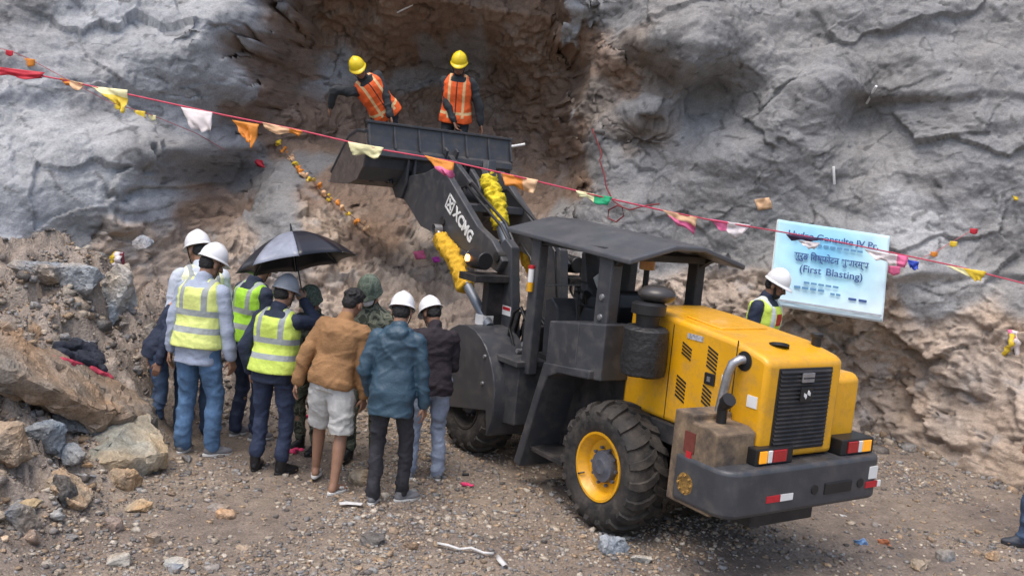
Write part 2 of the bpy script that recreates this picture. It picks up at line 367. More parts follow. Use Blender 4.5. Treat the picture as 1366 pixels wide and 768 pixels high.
# soft class weights, edges broken up by noise
P0 = np.stack([X, Y, Z], 1)
def class_colour(X, Z):
    wxn = X+.20*fbm(np.stack([X*1.3, Z*0, Z*1.3], 1), 4); wzn = Z+.17*fbm(np.stack([X*1.3+40, Z*0, Z*1.3], 1), 4)
    out = np.zeros((len(X), 3)); rock = np.zeros(len(X)); Cc = np.array([cls[c] for _, c in wp]); rk = np.array([{'T': 1., 'D': .62, 'M': .4}.get(c, 0.) for _, c in wp])
    for i in range(0, len(X), 20000):
        q = np.stack([wxn[i:i+20000], wzn[i:i+20000]], 1); d2 = ((q[:, None]-wx[None])**2).sum(-1); wt = 1/(d2+.002)**3.6; wt /= wt.sum(1)[:, None]
        out[i:i+20000] = wt @ Cc; rock[i:i+20000] = wt @ rk
    return out, rock
wc, rock = class_colour(qx, qz)
lipm = (np.clip(-sdp/.05, 0, 1)*np.clip((sdp+.9)/.3, 0, 1)*low)[:, None]*(X < 0.6)[:, None]; wc = wc*(1-lipm)+np.array(cls['B'])*.92*lipm; rock = rock*(1-lipm[:, 0])
hol = (np.clip(sdp/.06, 0, 1)*np.clip((.42-sdp)/.2, 0, 1)*low)[:, None]*.75; wc = wc*(1-hol)+np.array(cls['D'])*hol*.85
gridn = (len(xs), len(zs))
me = grid_mesh('rock_wall', P0, *gridn); N = nrm(me)
if N[:, 1].mean() > 0: N = -N
# sheared coordinates so that ledges run nearly level, dipping gently to the right and back
A = np.stack([X*.75+Z*.25, Y*.7, Z*1.25-X*.22], 1)
lump = fbm(A*1.0, 3); med = fbm(A*2.9+7, 3); ledge = ridged(A*np.array([.9, .9, 1.4])+3, 3)
fine = fbm(np.stack([X, Y, Z], 1)*8, 3); rr = ridged(np.stack([X*1.2+Z*.5, Y*1.3, Z*1.7-X*.4], 1)*2.2, 4, .55)
chunk = np.floor(3.2*fbm(np.stack([X+Z*.5, Y, Z*1.3-X*.3], 1)*1.6+11, 3))/3.2
Fq = np.stack([X+Z*.35, Y, Z*1.25-X*.25], 1)+.10*np.stack([fbm(P0*2.2, 3), fbm(P0*2.2+9, 3), fbm(P0*2.2+19, 3)], 1)
f0, e0 = facets(Fq*np.array([.8, 1, 1.1])+.25*np.stack([fbm(P0*.9+44, 2)]*3, 1), 1.15, 21); pit = np.clip(fbm(P0*7.5+12, 3)-.45, 0, 1)
f1, e1 = facets(Fq, .74, 1); f2, e2 = facets(Fq*1.0+3.3, .25, 5); f3, e3 = facets(Fq+7.7, .11, 9)
ph = Z*.95-X*.17+.55*fbm(np.stack([X*.35, Y*.3, Z*.5], 1)+33, 3); saw = ph-np.floor(ph); sst = np.clip(saw/.16, 0, 1); sst = sst*sst*(3-2*sst)
bulge = (1-saw)*sst*np.clip(.55+1.3*fbm(np.stack([X*.5, Y*.3, Z*.7], 1)+71, 2), 0, 1.2)*np.clip(.45+.25*X, .45, 1)
D_ = (1-rock)*(.060*f0-.05*pit+.11*lump+.06*(ridged(A*np.array([1, 1, 1.2])*.6+50, 2)-.4)+.13*bulge+.016*(ridged(A*1.3+150, 2)-.4)+.006*(ridged(A*3.1+70, 3)-.4)+.011*f2+.007*f3+.007*fbm(P0*19, 3))+rock*(.13*lump+.03*rr+.115*f1+.045*f2+.024*f3+.020*fbm(P0*13, 3))
edge_keep = 1
D_ *= np.clip(np.abs(N[:, 1])*1.6, .25, 1)
P1 = P0+N*D_[:, None]
setco(me, P1)
cv = .5*fbm(np.stack([X, Y, Z*1.0], 1)*1.1+5, 4); cf = fbm(P1*14, 3)
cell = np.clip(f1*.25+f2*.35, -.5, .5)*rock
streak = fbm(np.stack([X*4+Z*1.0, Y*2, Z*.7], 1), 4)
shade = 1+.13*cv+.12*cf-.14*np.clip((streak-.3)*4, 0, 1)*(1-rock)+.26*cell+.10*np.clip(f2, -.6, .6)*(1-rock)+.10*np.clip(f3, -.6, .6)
tint = fbm(P1*.8+30, 3)[:, None]*np.array([.10, .02, -.08])*rock[:, None]+fbm(P1*.9+60, 3)[:, None]*np.array([.02, 0, -.03])
bl = np.clip((fbm(P1*2.6+90, 4)-.34)*3.2, 0, 1)*rock*(.5)         # pale cement splashes on the rock
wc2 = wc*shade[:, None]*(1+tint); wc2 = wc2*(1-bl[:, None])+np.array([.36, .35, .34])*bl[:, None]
crk = np.clip((ridged(P1*np.array([1, 1, 1.6])*1.7+21, 2)-1.30)*14, 0, 1)*.5+np.clip(.10-e1, 0, .1)*3*rock+np.clip(.03-e0, 0, .03)*9*(1-rock)*(fbm(P1*1.3+77, 2) > .05)
wc2 = np.clip(wc2*(1-crk[:, None]), .02, .7)
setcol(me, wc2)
WALLM = mat('sprayed_rock', (1, 1, 1), .72, .20, 42, .42, 60, attr='col', spec=.35, detail=12)
me.materials.append(WALLM); wall = link('rock_wall', me, None, True)
tag(wall, 'tall rock cliff coated in grey sprayed concrete with a brown hollow', 'rock wall')
# grid lookup so that things can be hung on the wall
Wx, Wy, Wz = (P1[:, k].reshape(gridn) for k in range(3))
def wall_hit(px, py):
    """first depth along the pixel ray that lies behind the rock surface"""
    best = None
    for d in np.arange(7.5, 15, .04):
        p = at(px, py, d); i = min(max(np.searchsorted(xs, p[0])-1, 0), len(xs)-1); j = min(max(np.searchsorted(zs, p[2])-1, 0), len(zs)-1)
        if p[1] > Wy[i, j]-.02: return d
    return 12.0

# ------------------------------------------------------------------ ground
gp = [(0, 345, 8.4), (110, 345, 9.0), (0, 420, 7.7), (0, 480, 7.3), (0, 600, 6.5), (100, 480, 7.9), (60, 590, 7.0), (190, 500, 8.5), (150, 430, 8.6), (-200, 420, 6.8), (-150, 600, 5.6), (60, 620, 6.5), (120, 600, 7.2), (200, 560, 8.2), (-60, 690, 5.6), (20, 660, 6.05)]
gw = [at(*p) for p in gp]
gz0 = [(60, 730), (150, 680), (240, 640), (205, 610), (262, 606), (330, 600), (420, 560), (500, 600), (560, 560), (300, 720), (500, 720), (700, 720), (900, 740), (1100, 740), (1300, 740), (800, 640), (1000, 640), (1180, 620), (640, 600), (1366, 700), (1300, 650), (150, 768), (240, 575)]
gw += [ground(*p) for p in gz0]+[np.array([x, y, 0]) for x, y in ((-3, 4), (0, 4), (3, 4), (0, 1), (-6, 2), (6, 3), (6, 7), (0, 11), (3, 11), (-1.5, 10.5), (-8, -6), (8, -6), (9, 9))]
gw = np.array(gw); gz = tps(gw[:, :2], gw[:, 2], .0, True)
gx = np.concatenate([np.arange(-40, -6.5, .8), np.arange(-6.5, 6.6, .03), np.arange(6.6, 40, .8)])
gy = np.concatenate([np.arange(-30, 4.4, .7), np.arange(4.4, 12, .03), np.arange(12, 30, .8)])
def ground_z(X, Y):
    q = np.stack([np.clip(X, -8, 8), np.clip(Y, -4, 11)], 1); z = np.clip(gz(q), -.02, 3)
    b = np.clip(z/.25, 0, 1); P = np.stack([X, Y, z], 1)
    return z+b*.13*facets(P+.1*np.stack([fbm(P*3, 2), fbm(P*3+5, 2), P[:, 2]*0], 1), .38, 3)[0]+b*.05*facets(P, .16, 8)[0]+(.018+.05*b)*fbm(P*1.5, 4)+(.010+.02*b)*fbm(P*7+3, 3)+b*.035*ridged(P*3.1, 3), b
GX, GY = np.meshgrid(gx, gy, indexing='ij'); GX = GX.ravel(); GY = GY.ravel(); GZ, gb = ground_z(GX, GY)
# wheel rut beside the rear wheel and a slight hollow
gme = grid_mesh('ground', np.stack([GX, GY, GZ], 1), len(gx), len(gy))
PG = np.stack([GX, GY, GZ], 1)
flat = np.array([.185, .150, .124]); bank = np.array([.29, .24, .198]); tanp = np.array([.30, .242, .188])
gmix = np.clip(.5+1.1*fbm(PG*.9+4, 4), 0, 1)[:, None]; gcol = flat*(1-gmix)+tanp*gmix*.92; gcol = gcol*(1-gb[:, None])+bank*gb[:, None]
right = np.clip((GX-1.2)/1.5, 0, 1)[:, None]; gcol = gcol*(1-right*.35)+np.array([.17, .142, .125])*right*.35
gcol *= (1+.24*fbm(PG*6, 3)+.20*fbm(PG*23, 2)+gb*.22*np.clip(facets(PG, .16, 8)[0], -.8, .8))[:, None]
setcol(gme, np.clip(gcol, .02, .6))
GM = mat('gravel_dirt', (1, 1, 1), .5, .35, 45, .9, 60, attr='col', spec=.3, detail=9)
gme.materials.append(GM); g = link('ground', gme, None, True); tag(g, kind='structure')
def gz1(x, y): return float(ground_z(np.array([x]), np.array([y]))[0][0])

# ------------------------------------------------------------------ stones
ICO = None
def ico():
    global ICO
    if ICO is None:
        b = bmesh.new(); bmesh.ops.create_cube(b, size=1.35); bmesh.ops.triangulate(b, faces=b.faces); ICO = (np.array([v.co[:] for v in b.verts]), np.array([[v.index for v in f.verts] for f in b.faces])); b.free()
    return ICO
PAL = np.array([(.37, .30, .23), (.44, .37, .29), (.27, .24, .215), (.21, .195, .185), (.34, .25, .175), (.52, .46, .38), (.30, .29, .28), (.40, .29, .19), (.17, .15, .135)])
def scatter(name, pos, size, m, pal, flat=.6, bias=None):
    v, f = ico(); n = len(pos); nv = len(v)
    sh = v[None]*(1+rng.uniform(-.5, .35, (n, nv, 3))); sc = rng.uniform(.65, 1.25, (n, 1, 3)); sc[:, :, 2] *= flat
    an = rng.uniform(0, 2*pi, n); tl = rng.normal(0, .35, n); sh = sh*sc*size[:, None, None]
    x, y, z = sh[..., 0], sh[..., 1], sh[..., 2]; y, z = y*np.cos(tl)[:, None]-z*np.sin(tl)[:, None], y*np.sin(tl)[:, None]+z*np.cos(tl)[:, None]
    x, y = x*np.cos(an)[:, None]-y*np.sin(an)[:, None], x*np.sin(an)[:, None]+y*np.cos(an)[:, None]
    V = (np.stack([x, y, z], -1)+pos[:, None, :]).reshape(-1, 3); Fc = (f[None]+(np.arange(n)*nv)[:, None, None]).reshape(-1, 3)
    me = bpy.data.meshes.new(name); me.vertices.add(len(V)); me.vertices.foreach_set('co', V.ravel()); me.loops.add(Fc.size); me.loops.foreach_set('vertex_index', Fc.ravel().astype(np.int32))
    me.polygons.add(len(Fc)); me.polygons.foreach_set('loop_start', np.arange(0, Fc.size, 3, dtype=np.int32)); me.polygons.foreach_set('loop_total', np.full(len(Fc), 3, dtype=np.int32)); me.update(calc_edges=True)
    C = pal[rng.integers(0, len(pal), n)]*rng.uniform(.7, 1.2, (n, 1)); setcol(me, np.repeat(C, nv, 0)); me.materials.append(m); return link(name, me)
STM = mat('stone', (1, 1, 1), .65, .3, 34, .7, 55, attr='col', spec=.35)
def spots(n, box, keep):
    x = rng.uniform(box[0], box[1], n); y = rng.uniform(box[2], box[3], n); k = keep(x, y); x, y = x[k], y[k]; z, b = ground_z(x, y); return x, y, z, b
def kp(x, y): return rng.uniform(size=len(x)) < np.clip(.55+.8*fbm(np.stack([x*.8, y*.8, x*0], 1)+2, 3)-.13*np.clip(x-1, 0, 9)+.35*np.exp(-((x-.1)/1.3)**2-((y-6.2)/.9)**2)-.5*np.clip(5.55-y, 0, 1), .1, 1)
x, y, z, b = spots(60000, (-4.5, 5, 4.6, 10.2), kp); sz = np.exp(rng.normal(-4.4, .45, len(x))); sz = np.clip(sz, .006, .042)
o = scatter('gravel', np.stack([x, y, z+sz*.15], 1), sz, STM, PAL); tag(o, 'loose tan and grey gravel strewn over the muddy ground', 'gravel', kind='stuff')
x, y, z, b = spots(20000, (-6.5, -1.5, 4.6, 10.2), lambda x, y: (ground_z(x, y)[1] > .35) & (rng.uniform(size=len(x)) < np.clip(.12+.9*fbm(np.stack([x, y, x*0], 1)*1.4, 3)-.25*(y > 8.2), .03, 1))); sz = np.clip(np.exp(rng.normal(-4.05, .55, len(x))), .008, .07)
o = scatter('rubble', np.stack([x, y, z+sz*.1], 1), sz, STM, PAL*np.array([1.0, .97, .93])*.95, .7); tag(o, 'broken rock rubble and soil covering the left bank', 'rubble', kind='stuff')
# rubble lying along the foot of the wall
n = 2600; ii = rng.integers(0, len(xs), n); xw = xs[ii]; k = (xw > -5.5) & (xw < 6.5); xw = xw[k]; j0 = np.searchsorted(zs, .05)
yw = np.array([Wy[i, j0] for i in ii[k]])-np.abs(rng.normal(0, .28, k.sum())); zw = ground_z(xw, yw)[0]; sz = np.clip(np.exp(rng.normal(-3.5, .5, len(xw))), .012, .1)
o = scatter('rubble', np.stack([xw, yw, zw+sz*.1], 1), sz, STM, PAL*.85, .75); tag(o, 'broken stones heaped along the foot of the rock wall', 'rubble', kind='stuff')

def hull_rock(name, pts, colr, label, cat='rock', group=None, amp=.018, sub=3, bev=.012, strat=None):
    bm = bmesh.new(); c = np.mean(pts, 0); 
    for p in pts: bm.verts.new([float(q) for q in np.array(p)-c])
    r = bmesh.ops.convex_hull(bm, input=bm.verts); dead = [v for v in bm.verts if not v.link_faces]; bmesh.ops.delete(bm, geom=dead, context='VERTS')
    bmesh.ops.dissolve_limit(bm, angle_limit=RAD(6), verts=bm.verts, edges=bm.edges)
    bmesh.ops.bevel(bm, geom=bm.edges[:]+bm.verts[:], offset=bev, segments=1, affect='EDGES', clamp_overlap=True)
    bmesh.ops.triangulate(bm, faces=bm.faces)
    L = max(np.ptp(np.array([v.co[:] for v in bm.verts]), axis=0)); tgt = max(.016, L/34)
    for _ in range(6):
        e = [x for x in bm.edges if x.calc_length() > tgt*1.5]
        if not e or len(bm.verts) > 16000: break
        bmesh.ops.subdivide_edges(bm, edges=e, cuts=1); bmesh.ops.triangulate(bm, faces=bm.faces)
    bmesh.ops.recalc_face_normals(bm, faces=bm.faces)
    me = bpy.data.meshes.new(name); bm.to_mesh(me); bm.free(); V = co(me); Nn = nrm(me); W_ = V+c*3.1
    fc1 = facets(W_/3.1*1.0+V, max(L*.22, .05), 2)[0]; fc2 = facets(V+c, max(L*.08, .03), 4)[0]; amp = amp*min(1, .25+L/.9); V = V+Nn*(amp*fbm(W_*4, 4)+amp*.9*fc1+amp*.45*fc2+amp*.25*fbm(W_*22, 3))[:, None]; setco(me, V)
    cc = np.array(colr)[None]*(1+.20*fbm(W_*3.3, 4)+.16*fbm(W_*16, 3)+.16*fc1+.10*fc2)[:, None]; st = np.clip(fbm(W_*2.2+9, 3)*2, -1, 1)[:, None]
    cc = cc*(1+st*np.array([.16, .02, -.14])); setcol(me, np.clip(cc, .02, .6)); me.materials.append(STM)
    o = link(name, me, None, 28); o.location = [float(q) for q in c]; return tag(o, label, cat, group)
def rnd_pts(c, d, n=13, seed=0):
    r = np.random.default_rng(seed); u = r.normal(size=(n, 3)); u /= np.linalg.norm(u, axis=1)[:, None]; u = np.sign(u)*np.abs(u)**.75
    return np.array(c)+u*np.array(d)/2*r.uniform(.85, 1.1, (n, 1))
# the big tilted slab on the left bank
A_ = [at(-60, 440, 7.0), at(20, 432, 7.6), at(45, 418, 8.0), at(215, 540, 8.3), at(205, 556, 7.9), at(135, 548, 7.25), at(22, 497, 6.75), at(-60, 462, 6.6)]
hull_rock('rock_slab', A_+[p+np.array([.02, .10, -.24]) for p in A_], (.235, .175, .125), 'long tilted brown rock slab with a jacket lying on it', 'rock slab', amp=.034)
B_ = [at(108, 596, 7.3), at(150, 560, 7.6), at(192, 546, 7.9), at(222, 592, 7.5), at(226, 604, 7.35), at(190, 640, 7.15), at(178, 612, 7.0), at(128, 620, 6.9), at(140, 600, 6.95), at(150, 650, 7.0), at(115, 640, 7.1), at(185, 560, 8.2), at(215, 640, 7.6)]
hull_rock('boulder', B_, (.33, .29, .22), 'large pale angular boulder beside the man in jeans', 'boulder', amp=.02)
ROCKS = [  # px, py (centre), w px, h px, flatten depth ratio, colour, label
 (108, 556, 78, 40, (.17, .175, .18), 'dark grey flat rock tucked under the brown slab'),
 (60, 588, 66, 46, (.20, .215, .225), 'blue grey sloping rock left of the pale boulder'),
 (105, 650, 92, 58, (.36, .26, .17), 'flat orange tan rock below the pale boulder'),
 (165, 640, 46, 34, (.33, .25, .17), 'small tan rock with orange face at the boulder foot'),
 (30, 690, 50, 40, (.22, .21, .20), 'grey rock half buried at lower left edge'),
 (40, 676, 30, 22, (.42, .33, .20), 'yellowish stone beside the half buried grey rock'),
 (160, 748, 32, 22, (.42, .37, .30), 'pale flat stone alone near the bottom left'),
 (185, 675, 34, 18, (.38, .29, .19), 'flat tan stone right of the orange tan rock'),
 (150, 700, 30, 24, (.33, .23, .17), 'reddish brown stone among the gravel at left'),
 (205, 720, 22, 18, (.36, .28, .21), 'small square tan stone in the left gravel'),
 (235, 752, 34, 14, (.45, .39, .31), 'long pale flat stone near the lower edge'),
 (78, 655, 40, 40, (.12, .115, .11), 'dark rock behind the yellowish stone'),
 (8, 590, 60, 60, (.27, .22, .17), 'brown rock cut by the left picture edge'),
 (75, 690, 26, 20, (.34, .29, .24), 'pale brown stone at the rubble edge'),
 (42, 715, 28, 22, (.36, .26, .19), 'pinkish stone near the lower left corner'),
 (98, 605, 34, 30, (.24, .24, .235), 'grey upright stone against the pale boulder'),
 (300, 686, 26, 16, (.40, .27, .17), 'orange stone in the gravel below the booted man'),
 (497, 719, 34, 16, (.13, .13, .135), 'flat dark slate in the gravel below the blue jacket man'),
 (818, 728, 44, 28, (.30, .32, .34), 'blue grey stone beneath the rear wheel'),
 (548, 728, 22, 12, (.2, .15, .11), 'small brown stone right of the dark slate'),
 (640, 592, 44, 30, (.36, .33, .29), 'pale stone between front wheel and tower'),
 (662, 565, 60, 34, (.25, .22, .19), 'brown boulder behind the loader front axle'),
 (630, 556, 46, 50, (.38, .35, .31), 'light rounded rock behind the front wheel'),
 (482, 640, 30, 24, (.36, .28, .19), 'tan stone behind the sandal of the shorts man'),
 (1262, 742, 26, 18, (.20, .2, .2), 'flat grey stone in mud at lower right'),
 (1325, 742, 20, 14, (.38, .28, .19), 'small tan stone beside the boot at right edge'),
 (1232, 755, 30, 16, (.3, .23, .16), 'brown flat stone near the lower right'),
 (855, 745, 30, 14, (.45, .4, .33), 'pale stone right of the blue grey stone'),
 (118, 520, 40, 20, (.3, .27, .23), 'thin grey brown stone at the slab foot'),
 (160, 392, 46, 84, (.44, .43, .41), 'tall whitish cement splashed rock in the left bank under the scarves'),
 (108, 372, 60, 44, (.33, .30, .27), 'grey brown block in the left bank left of the whitish rock'),
 (205, 452, 34, 40, (.34, .31, .28), 'grey block in the bank beside the man at far left of the group'),
 (55, 362, 70, 30, (.30, .28, .26), 'flat grey ledge stone at the top of the left bank'),
 (190, 326, 30, 24, (.30, .27, .25), 'grey stone stuck in the bank near the shotcrete'),
]
for i, (px, py, wd, hg, c, lb) in enumerate(ROCKS):
    g0 = None
    for d in np.arange(5.2, 11, .03):
        p = at(px, py+hg*.30, d)
        if p[2] <= gz1(p[0], p[1]): g0 = d; break
    d = g0 or 8; p = at(px, py, d); w_, h_ = wd*d/F*1.12, hg*d/F*1.15
    hull_rock('rock', rnd_pts(p, (w_, w_*.8, h_), 14, i+5), c, lb, 'rock', amp=.014, bev=.008)
# fallen blocks in the bank, told apart by nothing
k = 0
for i in range(900):
    if k >= 70: break
    px, py = rng.uniform(0, 330), rng.uniform(345, 760)
    for d in np.arange(5.2, 11, .05):
        p = at(px, py, d)
        if p[2] <= gz1(p[0], p[1]): break
    else: continue
    if p[2] < .1 and rng.uniform() < .75: continue
    s_ = rng.uniform(.05, .15)
    hull_rock('fallen_stone', rnd_pts(p+np.array([0, 0, s_*.05]), (s_*rng.uniform(.8, 1.5), s_, s_*rng.uniform(.5, .9)), 11, 900+i), PAL[rng.integers(0, len(PAL))]*.95, 'fist to head sized broken stone lying loose in the left rubble', 'stone', 'loose stones in the left rubble', amp=.008, bev=.005); k += 1
#==LOADER
# ------------------------------------------------------------------ wheel loader: local x = to its right, y = forward, z = up
LO = ground(790, 708); LYAW = RAD(33.1)
LD = empty('wheel_loader', LO, LYAW)
tag(LD, 'yellow and dark grey wheel loader with its bucket raised high against the cliff', 'wheel loader')
_fw = np.array([-sin(LYAW), cos(LYAW), 0]); _rt = np.array([cos(LYAW), sin(LYAW), 0])
def L2W(x, y, z): return LO+_rt*x+_fw*y+np.array([0, 0, z])
CV = .74
# --- wheels
def make_wheel():
    mb = MB()   # axis along x, outer face at x=0 (left), width .37
    mb.lathe([(.035, .262), (.012, .30), (.0, .36), (.012, .43), (.05, .465), (.11, .478), (.26, .478), (.32, .465), (.358, .43), (.37, .36), (.358, .30), (.335, .262)], 0, n=64, close=True)
    nl = 19
    for side in (0, 1):
        for i in range(nl):
            a0 = 2*pi*(i+.5*side)/nl; secs = []
            # lug path: from tread centre out to shoulder and down the sidewall
            path = [(.205, .472, .0), (.15, .474, .10), (.085, .47, .16), (.035, .452, .185), (.006, .418, .19)]
            V = []
            for (xx, r, da) in path:
                X_ = xx if side == 0 else .37-xx; hw = .062 if xx > .03 else .052
                for (dr, ww) in ((-.02, hw*1.25), (.030 if xx > .02 else .012, hw)):
                    for sg in (-1, 1):
                        an = a0+da+sg*ww; rr_ = r+dr
                        xo = X_+(-.014 if side == 0 else .014)*(1 if (xx < .02 and dr > 0) else 0)
                        V.append((xo, rr_*cos(an), rr_*sin(an)))
            fcs = []
            for j in range(len(path)-1):
                b0, b1 = j*4, j*4+4; fcs += [(b0+2, b0+3, b1+3, b1+2), (b0, b0+2, b1+2, b1), (b0+1, b1+1, b1+3, b0+3), (b0, b1, b1+1, b0+1)]
            e = (len(path)-1)*4; fcs += [(0, 1, 3, 2), (e, e+2, e+3, e+1)]; mb.add(V, fcs)
    return mb
def wheel(x, y, flip=False):
    wm = make_wheel(); e_ = empty('wheel', (0, 0, 0)); 
    bpy.data.objects.remove(e_)
    ty = wm.build('wheel', RUB, LD, 40); ty.location = (x, y, .478+.012)
    r = MB(); r.lathe([(.045, .272), (.02, .268), (.022, .25), (.05, .238), (.062, .225), (.105, .205), (.115, .16), (.118, .115), (.16, .115), (.16, .2), (.33, .255), (.34, .272)], 0, n=48, close=True)
    ro = r.build('rim', YEL, ty, 35)
    h = MB(); h.lathe([(.118, .0), (.05, .0), (.045, .055), (.06, .085), (.062, .118), (.085, .125), (.12, .125)], 0, n=32)
    for i in range(10):
        a = 2*pi*i/10; h.cyl((.10, .145*cos(a), .145*sin(a)), (.078, .145*cos(a), .145*sin(a)), .014, n=6)
    h.build('hub', HUBM, ro, 30)
    vs = MB(); vs.tube([(.05, .18, -.1), (.02, .2, -.11), (.015, .215, -.118)], .007, 6); vs.build('valve', BLACK, ro)
    if flip: ty.rotation_euler = (0, 0, pi); ty.location.x = x+.37
    return ty
w0 = wheel(0.0, 0.05)
def wcopy(x, y, flip):
    c = copy_tree(w0, LD); c.location = (x+(.37 if flip else 0), y, .49); c.rotation_euler = (RAD(23), 0, pi if flip else 0); return c
wcopy(1.11, .05, True)
DARKRIM = mat('dark_rim', (.040, .034, .029), .8, .3, 9, .3, 40)  # darker brown, rougher finish for the front rims
for wh in (wcopy(0.0, 2.13, False), wcopy(1.11, 2.13, True)):
    for ch in wh.children: ch.data = ch.data.copy(); ch.data.materials[0] = DARKRIM
# --- rear frame
b = MB(); b.bx(.42, 1.06, -1.15, 1.05, .40, .80); b.bx(.30, 1.18, -.9, .15, .78, .93); b.bx(.37, 1.11, -.1, .2, .42, .56)
b.cyl((.36, .05, .49), (1.12, .05, .49), .085); b.bx(.55, .93, .95, 1.45, .38, .82)
b.build('rear_frame', DARK, LD, False, .01)
b = MB(); b.bx(.38, .54, 1.45, 2.55, .40, .95); b.bx(.94, 1.10, 1.45, 2.55, .40, .95); b.bx(.54, .94, 1.6, 2.4, .42, .62); b.cyl((.36, 2.13, .49), (1.12, 2.13, .49), .09)
b.cyl((.74, 1.35, .35), (.74, 1.35, .9), .07)
b.build('front_frame', DARK, LD, False, .01)
# loader tower plates
for x in (.40, .98):
    t = MB(); t.prism([(1.93, .30), (2.33, .30), (2.36, 1.05), (2.36, 1.98), (2.27, 2.05), (2.14, 1.98), (1.98, 1.1)], x, x+.10)
    to = t.build('lift_tower', GREY, LD, False, .012)
    if x < .5:
        q = MB(); q.bx(x-.004, x+.002, 2.04, 2.19, 1.32, 1.41); lb = q.build('warning_sticker', WHITE, to); q = MB(); q.bx(x-.007, x-.001, 2.05, 2.18, 1.37, 1.40); q.build('warning_stripe', RED, to)
# --- bumper counterweight
def rbox(mb, x0, x1, y0, y1, z0, z1, r=.10, back=True):
    n = 6; poly = [(x1, y1), (x0, y1)]
    poly += [(x0+r-r*cos(pi/2*k/n), y0+r-r*sin(pi/2*k/n)) for k in range(n+1)]
    poly += [(x1-r+r*sin(pi/2*k/n), y0+r-r*cos(pi/2*k/n)) for k in range(n+1)]
    return mb.prism(poly, z0, z1, 2)
b = MB(); rbox(b, -.05, 1.55, -1.34, -.84, .565, .885, .13); cw = b.build('counterweight', GREY, LD, 30, .03, 3)
q = MB(); q.bx(.90, 1.19, -1.352, -1.30, .655, .735); q.build('tow_slot', BLACK, cw, False, .005)
for x in (.80, 1.29):
    q = MB(); q.cyl((x, -1.347, .70), (x, -1.31, .70), .034, n=20); q.build('bolt_hole', BLACK, cw)
for x, ry in ((.33, 0), (1.36, 0)):
    q = MB(); q.bx(x-.005, x+.125, -1.346, -1.335, .655, .70); q.build('red_reflector', RED, cw)
    q = MB(); q.bx(x+.127, x+.25 if x < 1 else x+.165, -1.346, -1.335, .655, .70); q.build('white_reflector', WHITE, cw)
q = MB(); q.bx(1.38, 1.47, -1.346, -1.335, .72, .81); q.build('white_reflector', WHITE, cw)
# tail lights
for x in (.26, 1.13):
    q = MB(); q.bx(x, x+.36, -1.27, -1.02, .886, 1.0); hs = q.build('taillight', BLACK, LD, False, .008)
    cs = [(.03, .10, GLASS_A, 'amber_lens'), (.11, .15, WHITE, 'white_lens'), (.16, .29, GLASS_R, 'red_lens')]
    if x > 1: cs = [(.07, .18, GLASS_R, 'red_lens'), (.185, .225, WHITE, 'white_lens'), (.23, .325, GLASS_A, 'amber_lens')]
    for a, c, m, nm in cs:
        q = MB(); q.bx(x+a, x+c, -1.279, -1.26, .902, .985); q.build(nm, m, hs, False, .004)
# --- hood
HX0, HX1 = .33, 1.10
prof = [(.21, .93), (-.42, .93), (-.50, .86), (-1.21, .90), (-1.215, 1.565), (-1.16, 1.595), (-.90, 1.655), (-.17, 1.715), (.21, 1.735)]
b = MB(); b.prism(prof, HX0, HX1, 0); hood = b.build('hood', YEL, LD, 30, .035, 4)
# recess on the hood top, caps
q = MB(); q.prism([(-.62, 1.674), (-.25, 1.709), (-.25, 1.722), (-.62, 1.690)], .48, .96, 0); q.build('hood_panel', YEL, hood, 30, .010)
q = MB(); q.cyl((.66, -1.0, 1.625), (.665, -.995, 1.645), .07, n=24); oo = q.build('filler_hole', BLACK, hood)
q = MB(); q.cyl((1.05, -1.0, 1.62), (1.05, -1.0, 1.70), .035, n=16); q.cyl((1.05, -1.0, 1.69), (1.05, -1.0, 1.72), .045, n=16); q.build('filler_cap', BLACK, hood, 30, .004)
def vent_stack(y0, y1, z0, z1, n, skew=.02):
    q = MB(); dy = (y1-y0)
    for i in range(n):
        z = z0+(z1-z0)*(i+.25)/n; h = (z1-z0)/n*.5
        q.prism([(y0, z+skew), (y0, z+h+skew), (y1, z+h-skew), (y1, z-skew)], HX0-.004, HX0+.01, 0)
    q.build('vent', BLACK, hood)
vent_stack(-.40, -.50, 1.44, 1.54, 4); vent_stack(-.66, -.76, 1.40, 1.56, 6); vent_stack(-.38, -.48, 1.12, 1.29, 6); vent_stack(-.65, -.74, 1.14, 1.28, 5)
q = MB(); q.bx(HX0-.012, HX0+.01, -.76, -.66, 1.30, 1.385); lt = q.build('hood_latch', BLACK, hood, False, .006); q = MB(); q.bx(HX0-.018, HX0-.008, -.725, -.695, 1.325, 1.36); q.build('latch_key', STEEL, lt)
q = MB(); q.bx(HX0-.004, HX0+.004, -.60, -.44, 1.585, 1.625); q.build('warning_label', mat('label_grey', (.4, .4, .42), .4, .6, 60), hood)
q = MB(); q.bx(HX0-.004, HX0+.004, -1.16, -1.07, 1.24, 1.32); q.build('white_label', WHITE, hood)
q = MB(); q.bx(HX0-.003, HX0+.004, -.86, -.82, 1.25, 1.40); q.build('white_label', WHITE, hood)
for yy, in ((-.29,), (-.93,)):
    q = MB(); q.bx(HX0-.0015, HX0+.003, yy-.004, yy+.004, .95, 1.66); q.build('panel_seam', BLACK, hood)
